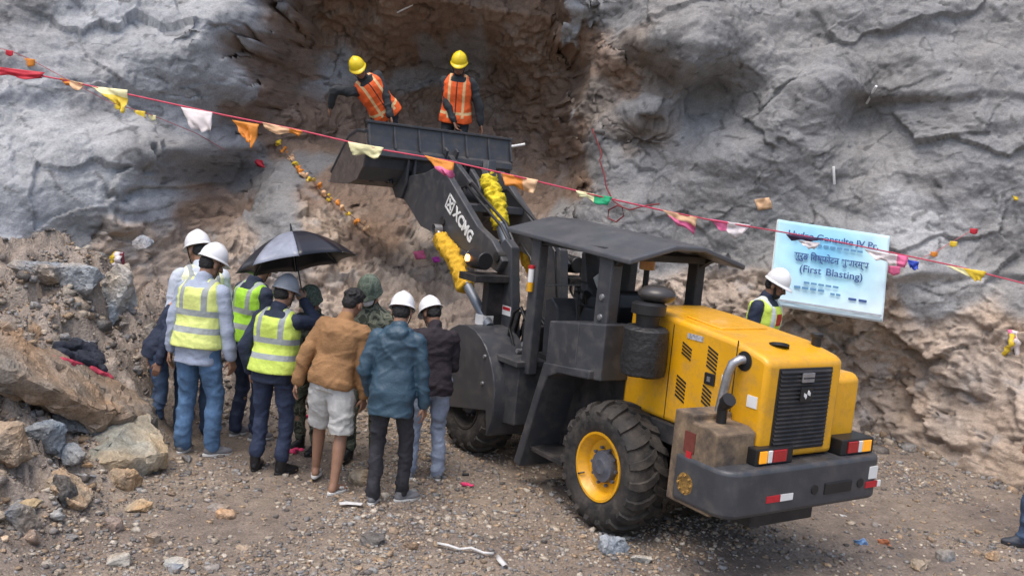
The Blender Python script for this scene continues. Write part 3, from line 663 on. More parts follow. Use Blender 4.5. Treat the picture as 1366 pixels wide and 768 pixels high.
# grille
q = MB(); q.bx(.44, .985, -1.222, -1.19, .955, 1.525); gr = q.build('grille', BLACK, hood, False, .006)
q = MB()
for i in range(19):
    z = .975+.545*i/19; q.prism([(-1.233, z), (-1.219, z+.014), (-1.219, z+.022), (-1.235, z+.006)], .455, .97, 0)
q.build('slats', DARK, gr); gr.children[0]['kind'] = 'part'
del gr.children[0]['kind']; gr.children[0].name = 'grille_louvre'
for z, h in ((1.46, .065), (1.345, .10)):
    q = MB(); q.bx(.655, .775, -1.244, -1.23, z-h/2, z+h/2); pl = q.build('name_plate', BLACK if h > .08 else STEEL, gr, False, .003)
    if h > .08:
        for sx in (-1, 1):
            q = MB(); q.prism([(.715+sx*.004, -.0), (.715+sx*.030, -.012), (.715+sx*.030, .012), (.715+sx*.012, .03), (.715+sx*.004, .016)], -1.249, -1.243, 1)
            mm_ = q.build('emblem', WHITE, pl, fix=True)
            for v in mm_.data.vertices: v.co.z = z+v.co.z*sx
    else:
        q = MB(); q.bx(.66, .77, -1.2475, -1.243, z-.006, z+.002); q.build('plate_line', BLACK, pl)
# side box on the right, brown bare tank on the left
b = MB(); b.prism([(-1.13, .90), (-1.13, 1.40), (-1.08, 1.44), (-.45, 1.44), (-.45, .90)], 1.125, 1.43, 0); b.build('fuel_tank', YEL, LD, 30, .025, 3)
b = MB(); b.prism([(-1.19, .545), (-1.19, 1.09), (-1.12, 1.12), (-.96, 1.12), (-.96, 1.17), (-.78, 1.17), (-.78, .545)], -.035, .325, 0); tk = b.build('hydraulic_tank', TANK, LD, False, .012)
q = MB(); q.cyl((-.05, -.96, .70), (-.034, -.96, .70), .075, n=24)
for i in range(8): a = 2*pi*i/8; q.cyl((-.06, -.96+.058*cos(a), .70+.058*sin(a)), (-.03, -.96+.058*cos(a), .70+.058*sin(a)), .009, n=6)
q.build('tank_cover', mat('tank_cover_ochre', (.38, .22, .06), .6, .4, 20, .1), tk, 30)
q = MB(); q.bx(-.04, -.033, -1.0, -.90, .91, 1.05); q.build('level_gauge', mat('gauge_maroon', (.16, .04, .03), .5, .3, 20), tk)
q = MB(); q.bx(-.041, -.034, -.98, -.93, .87, .92); q.build('tank_label', RED, tk)
q = MB(); q.tube([(.16, -1.02, 1.10), (.16, -1.02, 1.22), (.15, -1.05, 1.27)], [.035, .035, .04], 14); q.tube([(.15, -1.05, 1.265), (.14, -1.09, 1.30)], .048, 14); q.build('filler_neck', BLACK, tk, 35)
# exhaust elbow
q = MB(); q.lathe([(HX0-.004, .0), (HX0-.004, .068)], 0, (0, -1.005, 1.535), 28); q.build('exhaust_opening', BLACK, hood)
q = MB(); q.tube([(.36, -1.0, 1.54), (.30, -.985, 1.54), (.262, -.965, 1.51), (.25, -.95, 1.44), (.245, -.93, 1.30), (.24, -.91, 1.12)], [.033]*6, 16); ex = q.build('exhaust_pipe', STEEL, LD, 50)
# air cleaner barrel with its wrap and bowl-shaped pre-cleaner
b = MB(); b.lathe([(1.245, .0), (1.25, .13), (1.27, .165), (1.36, .172), (1.50, .172), (1.60, .168), (1.625, .14), (1.63, 0)], 2, (.17, -.17, 0), 32); ac = b.build('air_cleaner', mat('black_wrap', (.018, .018, .019), .5, .3, 16, .6, 25), LD, 40)
V = co(ac.data); V += nrm(ac.data)*(.010*fbm(V*9, 3))[:, None]; setco(ac.data, V)
b = MB(); b.lathe([(1.62, .085), (1.71, .09), (1.72, .128), (1.79, .13), (1.805, .10), (1.805, .0)], 2, (.17, -.17, 0), 28); b.build('air_intake', BLACK, ac, 35)
b = MB(); b.ell((.26, -.14, 1.86), (.145, .145, .07), None, 24); b.cyl((.30, -.12, 1.70), (.28, -.13, 1.84), .06); b.build('rain_cap', mat('smoked_plastic', (.05, .045, .042), .3, .2, 12), ac, 40)
# --- fuel box / fenders
def fender(x0, x1):
    m = 1
    b = MB(); b.prism([(.24, 1.20), (.86, 1.14), (1.17, .19), (1.08, .17), (.87, .86), (.79, 1.03), (.65, 1.09), (.24, 1.13)], x0, x1, 0)
    fo = b.build('rear_fender', GREY, LD, False, .012)
    return fo
fender(-.0, .40); fender(1.10, 1.48)
b = MB(); b.prism([(.43, 1.12), (.43, 1.545), (.84, 1.49), (.84, 1.12), (.70, 1.09)], .005, .42, 0); fb = b.build('battery_box', GREY, LD, False, .012)
q = MB(); q.add([(.005, .43, 1.12), (.42, .43, 1.12), (.42, .43, 1.545), (.005, .43, 1.545), (.06, .17, 1.13), (.42, .17, 1.13), (.42, .17, 1.575), (.06, .17, 1.575)], [(0, 1, 2, 3), (4, 7, 6, 5), (0, 3, 7, 4), (3, 2, 6, 7), (1, 5, 6, 2), (0, 4, 5, 1)]); q.build('box_end', GREY, fb, False, .01)
b = MB(); b.prism([(.06, 1.13), (.06, 1.50), (1.00, 1.44), (1.00, 1.12), (.80, 1.09)], 1.06, 1.48, 0); b.build('tool_box', GREY, LD, False, .012)
# bottom bracket, dark wheel well behind the wheel
b = MB(); b.bx(.06, .40, .55, 1.12, .33, .37); b.bx(.36, .42, .1, 1.2, .36, 1.12); b.bx(1.06, 1.10, .1, 1.2, .36, 1.1); b.build('wheel_well', DARK, LD, False, .006)
# cab floor, console, firewall behind the hood
b = MB(); b.bx(.40, 1.08, .20, 1.55, 1.0, 1.08); b.bx(.42, 1.06, .18, .28, 1.0, 1.5); b.build('cab_floor', DARK, LD, False, .006)
b = MB(); b.prism([(1.30, 1.05), (1.52, 1.05), (1.55, 1.56), (1.44, 1.60), (1.34, 1.52)], .44, 1.04, 0); dash = b.build('dashboard', GREY, LD, False, .015)
b = MB(); b.prism([(1.42, 1.08), (1.62, 1.08), (1.72, 2.00), (1.66, 2.0)], .93, 1.20, 0); wp_ = b.build('front_panel', GREY, LD, False, .01)
q = MB(); q.prism([(.955, 1.78), (1.08, 1.86), (1.1, 1.70), (1.05, 1.60)], 1.512, 1.53, 1); sp = q.build('white_plate', WHITE, wp_)
for v in sp.data.vertices: v.co.y += (v.co.z-1.75)*.10-.0
q = MB(); q.lathe([(-.012, .165), (0, .178), (.012, .165), (0, .152)], 2, (0, 0, 0), 32, close=True)
for a in (0, 2.1, 4.2): q.tube([(0, 0, -.01), (.165*cos(a), .165*sin(a), 0)], .011, 6)
q.cyl((0, 0, -.03), (0, 0, .015), .04); st = q.build('steering_wheel', BLACK, LD, 40); st.location = (.66, 1.22, 1.66); st.rotation_euler = (RAD(38), 0, 0)
q = MB(); q.tube([(.66, 1.24, 1.63), (.68, 1.38, 1.40), (.68, 1.40, 1.06)], .028, 10); q.build('steering_column', BLACK, LD, 40)
b = MB(); b.bx(.44, .90, .62, 1.05, 1.22, 1.34); se = b.build('seat', BLACK, LD, False, .04, 3)
b = MB(); b.prism([(.58, 1.30), (.70, 1.30), (.63, 1.70), (.58, 1.80), (.51, 1.78), (.49, 1.66)], .44, .86, 0); b.build('seat_back', BLACK, se, False, .045, 4)
b = MB(); b.bx(.54, .80, .68, 1.0, 1.08, 1.22); b.build('seat_base', BLACK, se)
q = MB(); q.tube([(.46, 1.06, 1.45), (.45, 1.10, 1.70)], .012, 8); q.ell((.45, 1.10, 1.72), (.025, .025, .03)); q.tube([(.50, 1.10, 1.45), (.50, 1.14, 1.68)], .012, 8); q.ell((.50, 1.14, 1.70), (.025, .025, .03)); q.build('control_lever', BLACK, LD, 40)
# posts and roof
def roofz(y): return 2.10+.052*(y-.05)
for (x, y, wx_, wy_, z0) in ((.20, 1.36, .10, .13, .92), (.20, .36, .11, .17, 1.50), (1.24, 1.36, .10, .12, 1.05), (1.24, .48, .10, .12, 1.42)):
    b = MB(); b.bx(x-wx_/2, x+wx_/2, y-wy_/2, y+wy_/2, z0, roofz(y)+.0); po = b.build('canopy_post', GREY if x < .5 else DARK, LD, False, .014)
    if x < .5 and y < 1:
        for z in (1.60, 1.76): q = MB(); q.lathe([(x-wx_/2-.016, 0), (x-wx_/2-.012, .024), (x-wx_/2+.002, .028)], 0, (0, y, z), 16); q.build('bolt_cap', STEEL, po, 40)
    if x < .5 and y > 1:
        q = MB(); q.cyl((x-.07, y, 1.66), (x-.07, y, 1.74), .028, n=14, m=YEL); q.cyl((x-.07, y, 1.742), (x-.07, y, 1.86), .026, n=14, m=WHITE); q.cyl((x-.07, y, 1.862), (x-.07, y, 1.89), .028, n=14, m=RED); q.build('tape_marker', None, po, 40)  # yellow, white and red tape marker on the front post
        q = MB(); q.cyl((x-.05, y, 1.72), (x+.42, y-.1, 1.74), .008, n=8); q.build('grab_rail', STEEL, po)
    q = MB(); q.prism([(y-wy_/2-.14, roofz(y)-.02), (y+wy_/2+.12, roofz(y)-.01), (y+wy_/2, roofz(y)-.10), (y-wy_/2, roofz(y)-.10)], x-.03, x+.03, 0); q.build('gusset', DARK, po)
b = MB()
xs_ = [.10, .56, .86, 1.34]; zo = [0, .125, .125, 0]; y0, y1 = .02, 1.78; V = []
for y in (y0, y1):
    for k in range(4): V.append((xs_[k], y, roofz(y)+zo[k]))
    for k in range(4): V.append((xs_[k], y, roofz(y)+zo[k]-.045))
fcs = []
for k in range(3): fcs += [(k, k+1, 8+k+1, 8+k), (4+k, 12+k, 12+k+1, 4+k+1), (k, 4+k, 4+k+1, k+1), (8+k, 8+k+1, 12+k+1, 12+k)]
fcs += [(0, 8, 12, 4), (3, 7, 15, 11)]; b.add(V, fcs); rf = b.build('canopy_roof', mat('roof_grey_paint', (.075, .08, .09), .38, .15, 3, .03, 40, dirt=(DUST, .25, 4)), LD, False, .014, 3)
b = MB(); b.bx(.24, 1.2, .34, .42, 2.06, 2.12); b.bx(.24, 1.2, 1.32, 1.40, 2.10, 2.16); b.bx(.17, .23, .42, 1.32, 2.08, 2.15); b.bx(1.21, 1.27, .42, 1.32, 2.08, 2.15); b.build('roof_brace', DARK, LD, False, .006)
# beacon, mirror, work lamps under the roof
q = MB(); q.cyl((1.05, .90, 1.62), (1.05, .90, 1.95), .026); bc = q.build('beacon_stem', BLACK, LD); q = MB(); q.lathe([(1.94, .0), (1.94, .07), (2.02, .07), (2.04, .045), (2.045, 0)], 2, (1.05, .90, 0), 20); q.build('beacon_lens', mat('amber_beacon', (.75, .36, .12), .35, .1, 20), bc, 40)
q = MB(); q.box((1.37, 2.12, 1.94), (.16, .05, .22), None); mo = q.build('rear_mirror', BLACK, LD, False, .02, 3); q = MB(); q.tube([(1.28, 1.62, 1.80), (1.32, 1.9, 1.84), (1.37, 2.14, 1.88)], .012, 8); q.bx(1.22, 1.50, 1.95, 2.1, 1.72, 1.77); q.build('mirror_arm', DARK, mo)
# steps between fender and tower, hoses, valve block
b = MB(); b.prism([(1.36, .45), (1.62, .42), (1.62, .98), (1.36, 1.0)], .10, .40, 0); stp = b.build('access_step', GREY, LD, False, .008)
b = MB(); b.bx(.06, .44, 1.34, 1.78, .98, 1.03); b.build('step_plate', GREY, stp, False, .006)
b = MB(); b.bx(.45, 1.0, 1.60, 1.9, .98, 1.30); vb = b.build('valve_block', DARK, LD, False, .01)
for i in range(5):
    q = MB(); x = .36+.07*i; q.tube([(x, 1.62, 1.25), (x-.02, 1.78, 1.45-.03*i), (x, 1.92, 1.38), (x+.02, 2.02, 1.15), (x, 2.1, .95)], .016, 8); q.build('hydraulic_hose', BLACK, LD, 50)
q = MB(); q.tube([(.30, 1.75, 1.02), (.28, 1.80, 1.16), (.29, 1.86, 1.24), (.31, 1.9, 1.12)], .014, 8); q.build('hydraulic_hose', BLACK, LD, 50)
for (y, z) in ((1.52, 1.22), (1.60, 1.14), (1.68, 1.06), (1.56, 1.32)):
    q = MB(); q.cyl((.34, y, z), (.27, y, z), .022, n=10); q.build('valve_fitting', STEEL, vb)
q = MB(); q.ell((.40, 1.88, .72), (.05, .045, .085)); q.ell((.40, 1.87, .58), (.045, .04, .05)); q.build('filter_bowl', mat('yellow_green_plastic', (.42, .40, .05), .5, .3, 20), LD, 50)
# front fenders
def ffender(x0, x1):
    b = MB(); n = 12; out = []; inn = []
    for k in range(n+1):
        a = RAD(-30+165*k/n); out.append((2.13-.60*cos(a)*1.0, .60+.62*sin(a))); inn.append((2.13-.575*cos(a), .60+.595*sin(a)))
    b.prism(out+inn[::-1], x0, x1, 0); fo = b.build('front_fender', GREY, LD, 30, .008)
    return fo
ff = ffender(-.02, .40); ffender(1.08, 1.50)
b = MB(); b.prism([(2.13-.60*cos(RAD(a)), .60+.62*sin(RAD(a))) for a in range(-30, 136, 15)]+[(2.57, .95), (2.55, .34), (1.66, .52)], -.022, -.004, 0)
b.build('fender_side_plate', GREY, ff, 30, .004)
# headlights
for x in (.12, 1.22):
    b = MB(); b.cyl((x+.02, 2.16, 1.83), (x+.02, 2.40, 1.83), .085, .095, 24); hl = b.build('headlight', BLACK, LD, 35, .01)
    b = MB(); b.bx(x-.10, x+.32, 2.12, 2.44, 1.63, 1.70); b.bx(x+.1, x+.3, 2.2, 2.3, 1.2, 1.63); b.build('lamp_bracket', DARK, hl, False, .008)
    b = MB(); b.cyl((x+.02, 2.402, 1.83), (x+.02, 2.415, 1.83), .085, n=24); b.build('lamp_glass', WHITE, hl)
    b = MB(); b.cyl((x-.07, 2.34, 1.84), (x-.088, 2.34, 1.84), .034, n=16); b.build('side_light', LAMPG if x < .5 else GLASS_A, hl)
# --- lift arms
armp = [(2.16, 1.84), (2.40, 2.02), (2.70, 2.13), (3.36, 2.57), (3.60, 2.72), (3.95, 2.62), (4.40, 2.56), (4.62, 2.42), (4.56, 2.30), (4.40, 2.28), (3.95, 2.02), (3.3, 1.93), (2.62, 1.80), (2.25, 1.72)]
for x in (.33, 1.07):
    b = MB(); b.prism(armp, x, x+.085, 0); am = b.build('lift_arm', GREY, LD, False, .012)
    for yy, zz in ((2.26, 1.87), (4.5, 2.40), (3.42, 2.12)): q = MB(); q.cyl((x-.02, yy, zz), (x+.11, yy, zz), .05, n=18); q.build('pivot_pin', DARK, am, 35)
    if x < .5:
        d = np.array([0, -(3.36-2.78), 2.20-2.57]); d = np.array([0, 2.72-3.42, 1.98-2.42]); d /= np.linalg.norm(d); up = np.array([0, -d[2], d[1]])*-1
        tm = text_mesh('XCMG', .165, .003, 'lettering', 'CENTER', 0, .006); c = np.array([x-.004, 2.98, 2.115])
        place_mesh(tm, 'lettering', WHITE, am, c, d, np.array([0, -d[2], d[1]])*(1 if d[1] < 0 else -1)*-1 if False else np.array([0, d[2], -d[1]]))
        q = MB(); c2 = np.array([x-.004, 3.29, 2.31]); ux = d; uy = np.array([0, d[2], -d[1]])
        def sq(a, w_, th): q.box(c2+ux*a[0]+uy*a[1], (.006, w_, th), np.stack([np.array([1, 0, 0]), ux, uy], 1))
        sq((0, .075), .17, .02); sq((0, -.075), .17, .02); q.box(c2-ux*.075, (.006, .02, .17), np.stack([np.array([1, 0, 0]), ux, uy], 1)); q.box(c2+ux*.075, (.006, .02, .17), np.stack([np.array([1, 0, 0]), ux, uy], 1))
        for sg in (-1, 1):
            a = sg*RAD(45); u2 = ux*cos(a)+uy*sin(a); v2 = -ux*sin(a)+uy*cos(a); q.box(c2+ux*.0, (.0065, .13, .026), np.stack([np.array([1, 0, 0]), u2, v2], 1))
        q.build('logo', WHITE, am)
        q = MB(); q.bx(x-.005, x+.003, 4.40, 4.50, 2.42, 2.50); q.build('white_sticker', WHITE, am)
b = MB(); b.cyl((.41, 3.55, 2.42), (1.08, 3.55, 2.42), .085, n=20); b.bx(.41, 1.07, 3.0, 3.5, 2.26, 2.34); b.build('arm_crossbeam', GREY, LD, 30, .01)
# tilt rocker and links
b = MB(); b.prism([(3.05, 2.22), (3.22, 2.20), (3.34, 2.45), (3.30, 2.80), (3.20, 2.82), (3.14, 2.5)], .70, .79, 0); rk_ = b.build('tilt_rocker', GREY, LD, False, .012)
b = MB(); b.prism([(3.20, 2.66), (3.31, 2.66), (3.30, 2.81), (3.20, 2.81)], .692, .70, 0); b.build('worn_plate', STEEL, rk_)
b = MB(); b.prism([(3.20, 2.26), (3.32, 2.18), (4.20, 2.62), (4.42, 2.78), (4.34, 2.86), (4.1, 2.76)], .80, .87, 0); b.build('tilt_link', GREY, LD, False, .012)
b = MB(); b.prism([(3.45, 2.20), (3.60, 2.12), (4.06, 2.40), (3.98, 2.72), (3.80, 2.60)], .56, .62, 0); b.prism([(3.45, 2.20), (3.60, 2.12), (4.06, 2.40), (3.98, 2.72), (3.80, 2.60)], .92, .98, 0); b.build('rocker_bracket', GREY, LD, False, .01)
# hydraulic cylinders with canvas boots
def cyl_boot(p0, p1, f, m, r=.052, rb=.085, seed=0):
    p0 = np.array(p0, float); p1 = np.array(p1, float); pm = p0+(p1-p0)*f
    b = MB(); b.cyl(p0, pm, r, n=24); b.cyl(pm-(p1-p0)*.03, pm, r*1.15, n=24); c = b.build('hydraulic_cylinder', CHROME, LD, 35, .004)
    b = MB(); b.cyl(pm, p1, r*.5, n=14); b.lathe([(-.045, .055), (.045, .055)], 0, p1, 16); b.build('piston_rod', STEEL, c, 35)
    b = MB(); n = 44; d = p1-pm; L = np.linalg.norm(d); d = d/L; a = np.cross(d, [1., .2, 0]); a /= np.linalg.norm(a); e = np.cross(d, a); V = []; k = 26
    for i in range(n):
        t = i/(n-1); base = pm-d*.05+d*(L*.93)*t
        for j in range(k):
            an = 2*pi*j/k; q = np.array([[t*4.2+seed, cos(an)*.9, sin(an)*.9]])
            fold = 1-abs(pn(q*np.array([2.9, .9, .9]))[0])*1.7; r_ = rb*(.70+.52*fold+.16*pn(q*1.3+5)[0])*(1 if 0 < i < n-1 else .75); V.append(base+r_*(cos(an)*a+sin(an)*e)+a*.02*sin(t*7+seed))
    b.add(V, [(i*k+j, i*k+(j+1) % k, (i+1)*k+(j+1) % k, (i+1)*k+j) for i in range(n-1) for j in range(k)]+[tuple(range(k)), tuple(range((n-1)*k, n*k))]); b.build('canvas_boot', m, c, True)
cyl_boot((.25, 2.16, 1.20), (.25, 3.40, 2.03), .42, BOOTY, .05, .085, 1.)
cyl_boot((1.24, 2.16, 1.20), (1.24, 3.42, 2.03), .42, BOOTY, .05, .085, 4.)
cyl_boot((.745, 2.55, 1.60), (.745, 3.30, 2.74), .50, BOOTB, .058, .088, 8.)
q = MB(); q.bx(.19, .31, 2.20, 2.34, 1.20, 1.30); q.build('white_decal', WHITE, LD)
for x, dz in ((.47, .0), (.52, .03), (.98, .0)):
    q = MB(); q.tube([(x, 2.1, 1.45), (x, 2.22, 1.95), (x+.02, 2.5, 2.16+dz), (x+.03, 2.95, 2.36+dz), (x+.05, 3.3, 2.52+dz), (x+.1, 3.5, 2.50)], .017, 8); q.build('hydraulic_hose', BLACK, LD, 60)
for x in (.62, .88):
    q = MB(); q.tube([(x, 2.35, 1.55), (x, 2.5, 1.85), (x+.03, 2.75, 1.98), (x+.05, 2.9, 1.88)], .015, 8); q.build('hydraulic_hose', BLACK, LD, 60)
for (x, y, z) in ((-.028, 1.75, .75), (-.028, 1.75, 1.0), (-.028, 2.42, .6), (-.028, 2.42, .95)):
    q = MB(); q.lathe([(x-.012, 0), (x-.010, .016), (x+.006, .018)], 0, (0, y, z), 10); q.build('fender_bolt', STEEL, ff, 40)
# --- bucket: seen from behind, mouth away from the camera
BX0, BX1 = -.20, 1.70
inner = [(4.42, 3.12), (4.40, 2.98), (4.38, 2.86), (4.44, 2.66), (4.58, 2.52), (4.78, 2.46), (5.35, 2.44)]
outer = [(4.40, 3.12), (4.375, 2.98), (4.34, 2.85), (4.40, 2.63), (4.55, 2.475), (4.78, 2.415), (5.35, 2.405)]
b = MB(); b.prism(outer+inner[::-1], BX0, BX1, 0); bk = b.build('bucket', GREY, LD, False, .006)
for x0, x1, m in ((BX0-.022, BX0, RUST), (BX1, BX1+.022, GREY)):
    b = MB(); b.prism([(4.39, 3.00), (4.34, 2.85), (4.40, 2.62), (4.55, 2.47), (4.78, 2.41), (5.36, 2.40), (5.32, 2.52), (4.86, 2.95), (4.62, 3.02)], x0, x1, 0); b.build('side_plate', m, bk, False, .006)
    b = MB(); b.tube([(x0+.01, 4.39, 3.02), (x0+.01, 4.62, 3.03), (x0+.01, 4.87, 2.96), (x0+.01, 5.34, 2.53)], .022, 8); b.build('side_edge', GREY, bk)
for i in range(7):
    x = BX0+.012+(BX1-BX0-.024)*i/6; b = MB(); b.prism([(4.402, 3.11), (4.370, 2.98), (4.33, 2.86), (4.30, 2.86), (4.345, 2.98), (4.392, 3.12)], x-.012, x+.012, 0); b.build('rim_rib', GREY, bk)
b = MB(); b.bx(BX0-.02, BX1+.02, 4.375, 4.43, 3.115, 3.145); b.build('rim_bar', GREY, bk, False, .006)
b = MB(); b.prism([(4.345, 2.86), (4.30, 2.83), (4.29, 2.76), (4.38, 2.73)], BX0, BX1, 0); b.build('rim_flange', GREY, bk, False, .006)
for x in (.31, .40, 1.05, 1.14):
    b = MB(); b.prism([(4.32, 2.76), (4.34, 2.46), (4.44, 2.30), (4.58, 2.30), (4.70, 2.42), (4.55, 2.49), (4.40, 2.66)], x-.015, x+.015, 0); b.build('hinge_lug', GREY, bk, False, .006)
for x in (.765, .905):
    b = MB(); b.prism([(4.31, 2.78), (4.25, 2.90), (4.32, 2.94), (4.40, 2.80), (4.38, 2.70)], x-.015, x+.015, 0); b.build('hinge_lug', GREY, bk, False, .006)
b = MB(); b.bx(BX0, BX1, 5.33, 5.47, 2.405, 2.43); b.build('cutting_edge', STEEL, bk)
#==PEOPLE
# ------------------------------------------------------------------ people
def Rx(a): c, s = cos(a), sin(a); return np.array([[1, 0, 0], [0, c, -s], [0, s, c]])
def Ry(a): c, s = cos(a), sin(a); return np.array([[c, 0, s], [0, 1, 0], [-s, 0, c]])
def Rz(a): c, s = cos(a), sin(a); return np.array([[c, -s, 0], [s, c, 0], [0, 0, 1]])
def ik(a, b, l1, l2, pole):
    a = np.array(a, float); b = np.array(b, float); d = b-a; L = np.linalg.norm(d); u = d/(L+1e-9); L2 = min(L, (l1+l2)*.995); b = a+u*L2
    x = (l1*l1-l2*l2+L2*L2)/(2*L2); h = math.sqrt(max(l1*l1-x*x, 0)); p = np.array(pole, float); p = p-u*(p @ u); p /= np.linalg.norm(p)+1e-9
    return a+u*x+p*h, b
def wrinkle(me, amp, seed, sc=1.0):
    V = co(me); Q = V*sc+seed*1.7; Q = Q+.05*np.stack([fbm(Q*5, 2), fbm(Q*5+8, 2), fbm(Q*5+15, 2)], 1)
    n = fbm(Q*6, 2); r_ = ridged((Q @ Ry(.55))*np.array([2.6, 2.6, 7.5])+3, 1); r2 = ridged((Q @ Ry(-.5))*np.array([4, 4, 11])+13, 1)
    V += nrm(me)*(amp*(.45*n+.75*np.clip(r_-.35, 0, 1)+.40*np.clip(r2-.3, 0, 1)-.2))[:, None]; setco(me, V)
def head_parts(mb, T):
    """T maps head space to person space"""
    R = T[0]; o = T[1]; q = lambda p: R @ np.array(p)+o
    mb.ell(q((0, -.012, .03)), (.077, .095, .085), R); mb.ell(q((0, .02, -.035)), (.060, .070, .080), R); mb.ell(q((0, .036, -.085)), (.042, .044, .03), R)
    mb.cone(q((0, .088, .012)), .010, q((0, .106, -.028)), .016); mb.cone(q((-.04, .077, .024)), .014, q((.04, .077, .024)), .014)
    mb.cone(q((-.018, .080, -.062)), .010, q((.018, .080, -.062)), .010)
    for s in (-1, 1): mb.ell(q((.079*s, -.005, -.01)), (.012, .022, .033), R, 10); mb.ell(q((.04*s, .062, -.02)), (.022, .022, .022), R, 10)
def hand(mb, W, d, n, curl, side, k=1.0):
    d = d/np.linalg.norm(d); n = n-d*(n @ d); n /= np.linalg.norm(n); s = np.cross(d, n)*side
    for i, (off, L) in enumerate(((.031, .068), (.0105, .078), (-.0105, .073), (-.031, .056))):
        kn = W+d*.092+s*off; mb.cone(W+d*.012+s*off*.55, .0155, kn, .0125, n=8); p = kn; a = curl*.5
        for j, f_ in enumerate((.45, .32, .25)):
            a += curl*(.55 if j else .35); v = d*cos(a)+n*sin(a)+s*off*.9*(.6-j*.3); v /= np.linalg.norm(v); p2 = p+v*L*f_*1.05; mb.cone(p, .0092-.001*j, p2, .0085-.001*j, n=8); p = p2
    t0 = W+d*.028+s*.026; t1 = t0+(d*.62+s*.62+n*.35)*.042; t2 = t1+(d*.85+s*.15+n*.45)*.034; mb.cone(t0, .014, t1, .011, n=8); mb.cone(t1, .0105, t2, .0085, n=8)
TORSO = [(-.10, .150, .105, 0), (0, .165, .118, 0), (.10, .150, .108, .0), (.20, .150, .108, .005), (.30, .163, .118, .005), (.40, .172, .118, -.005), (.46, .160, .10, -.01), (.51, .10, .075, -.012)]
def helmet(name, R, o, m, par, kind='hard'):
    n, k = 40, 14; V = []
    for i in range(k+1):
        t = pi/2*i/k*1.04
        for j in range(n):
            an = 2*pi*j/n; x, y = cos(an), sin(an); rr_ = sin(t); z = cos(t)
            p = np.array([.099*x*rr_, .118*y*rr_-.006, .045+.128*max(z, -.05)**.92 if z > 0 else .045])
            if kind == 'hard': p[2] += .008*math.exp(-(p[0]/.016)**2)*min(1, 1.3-abs(y*rr_))
            V.append(p)
    prof = ((1.04, 1.04, -.004), (1.11, 1.09, -.012), (1.12, 1.10, -.018)) if kind == 'hard' else ((1.03, 1.03, -.03), (1.08, 1.07, -.055), (1.09, 1.08, -.062))
    for (fx, fy, dz) in prof:
        for j in range(n):
            an = 2*pi*j/n; x, y = cos(an), sin(an); pk = max(0, y)**2.2*(.042 if kind == 'hard' else .02)*(1 if fy > 1.06 else .3)
            V.append(np.array([.099*x*fx, (.118*y*fy-.006)+pk, .045+dz-pk*.30]))
    V = np.array(V) @ R.T+o; rn = k+1+len(prof); f = [(i*n+j, i*n+(j+1) % n, (i+1)*n+(j+1) % n, (i+1)*n+j) for i in range(rn-1) for j in range(n)]
    b = MB(); b.add(V, f); ob = b.build(name, m, par, True, fix=False); s = ob.modifiers.new('s', 'SOLIDIFY'); s.thickness = .004; s.offset = -1
    return ob
def shoe(W, yaw, pitch, kind, par, m, sole):
    R = Rz(yaw) @ Rx(pitch); q = lambda p: W+R @ np.array(p)
    b = MB(); 
    b.ell(q((0, .085, -.055)), (.048, .10, .035), R); b.ell(q((0, .0, -.045)), (.042, .065, .048), R); b.cone(q((0, -.01, -.02)), .046, q((0, .0, .03 if kind != 'boot' else .13)), .046 if kind != 'boot' else .050); b.cone(q((0, .02, -.02)), .042, q((0, .1, -.05)), .035)
    if kind == 'sandal':
        b = MB(); b.cone(q((-.028, .09, -.050)), .016, q((.028, .085, -.050)), .016); b.cone(q((-.032, .055, -.040)), .014, q((.032, .055, -.040)), .014); b.cone(q((0, .07, -.035)), .02, q((0, .05, -.03)), .024)
    me = remesh(b, 'shoe' if kind != 'boot' else 'boot', .007, 2); me.materials.append(m); so_ = link('shoe' if kind == 'shoe' else kind, me, par, True)
    V = []; n = 20
    for z in (-.088, -.066):
        for j in range(n):
            an = 2*pi*j/n; y = sin(an); V.append(q((.048*cos(an)*(1-.12*(y < 0)), .055+.128*y, z+(.006 if (y > .8 and z < -.07) else 0))))
    b = MB(); b.add(V, [tuple(range(n))[::-1], tuple(range(n, 2*n))]+[(j, (j+1) % n, n+(j+1) % n, n+j) for j in range(n)]); b.build('sole', sole, so_, 40, .003)
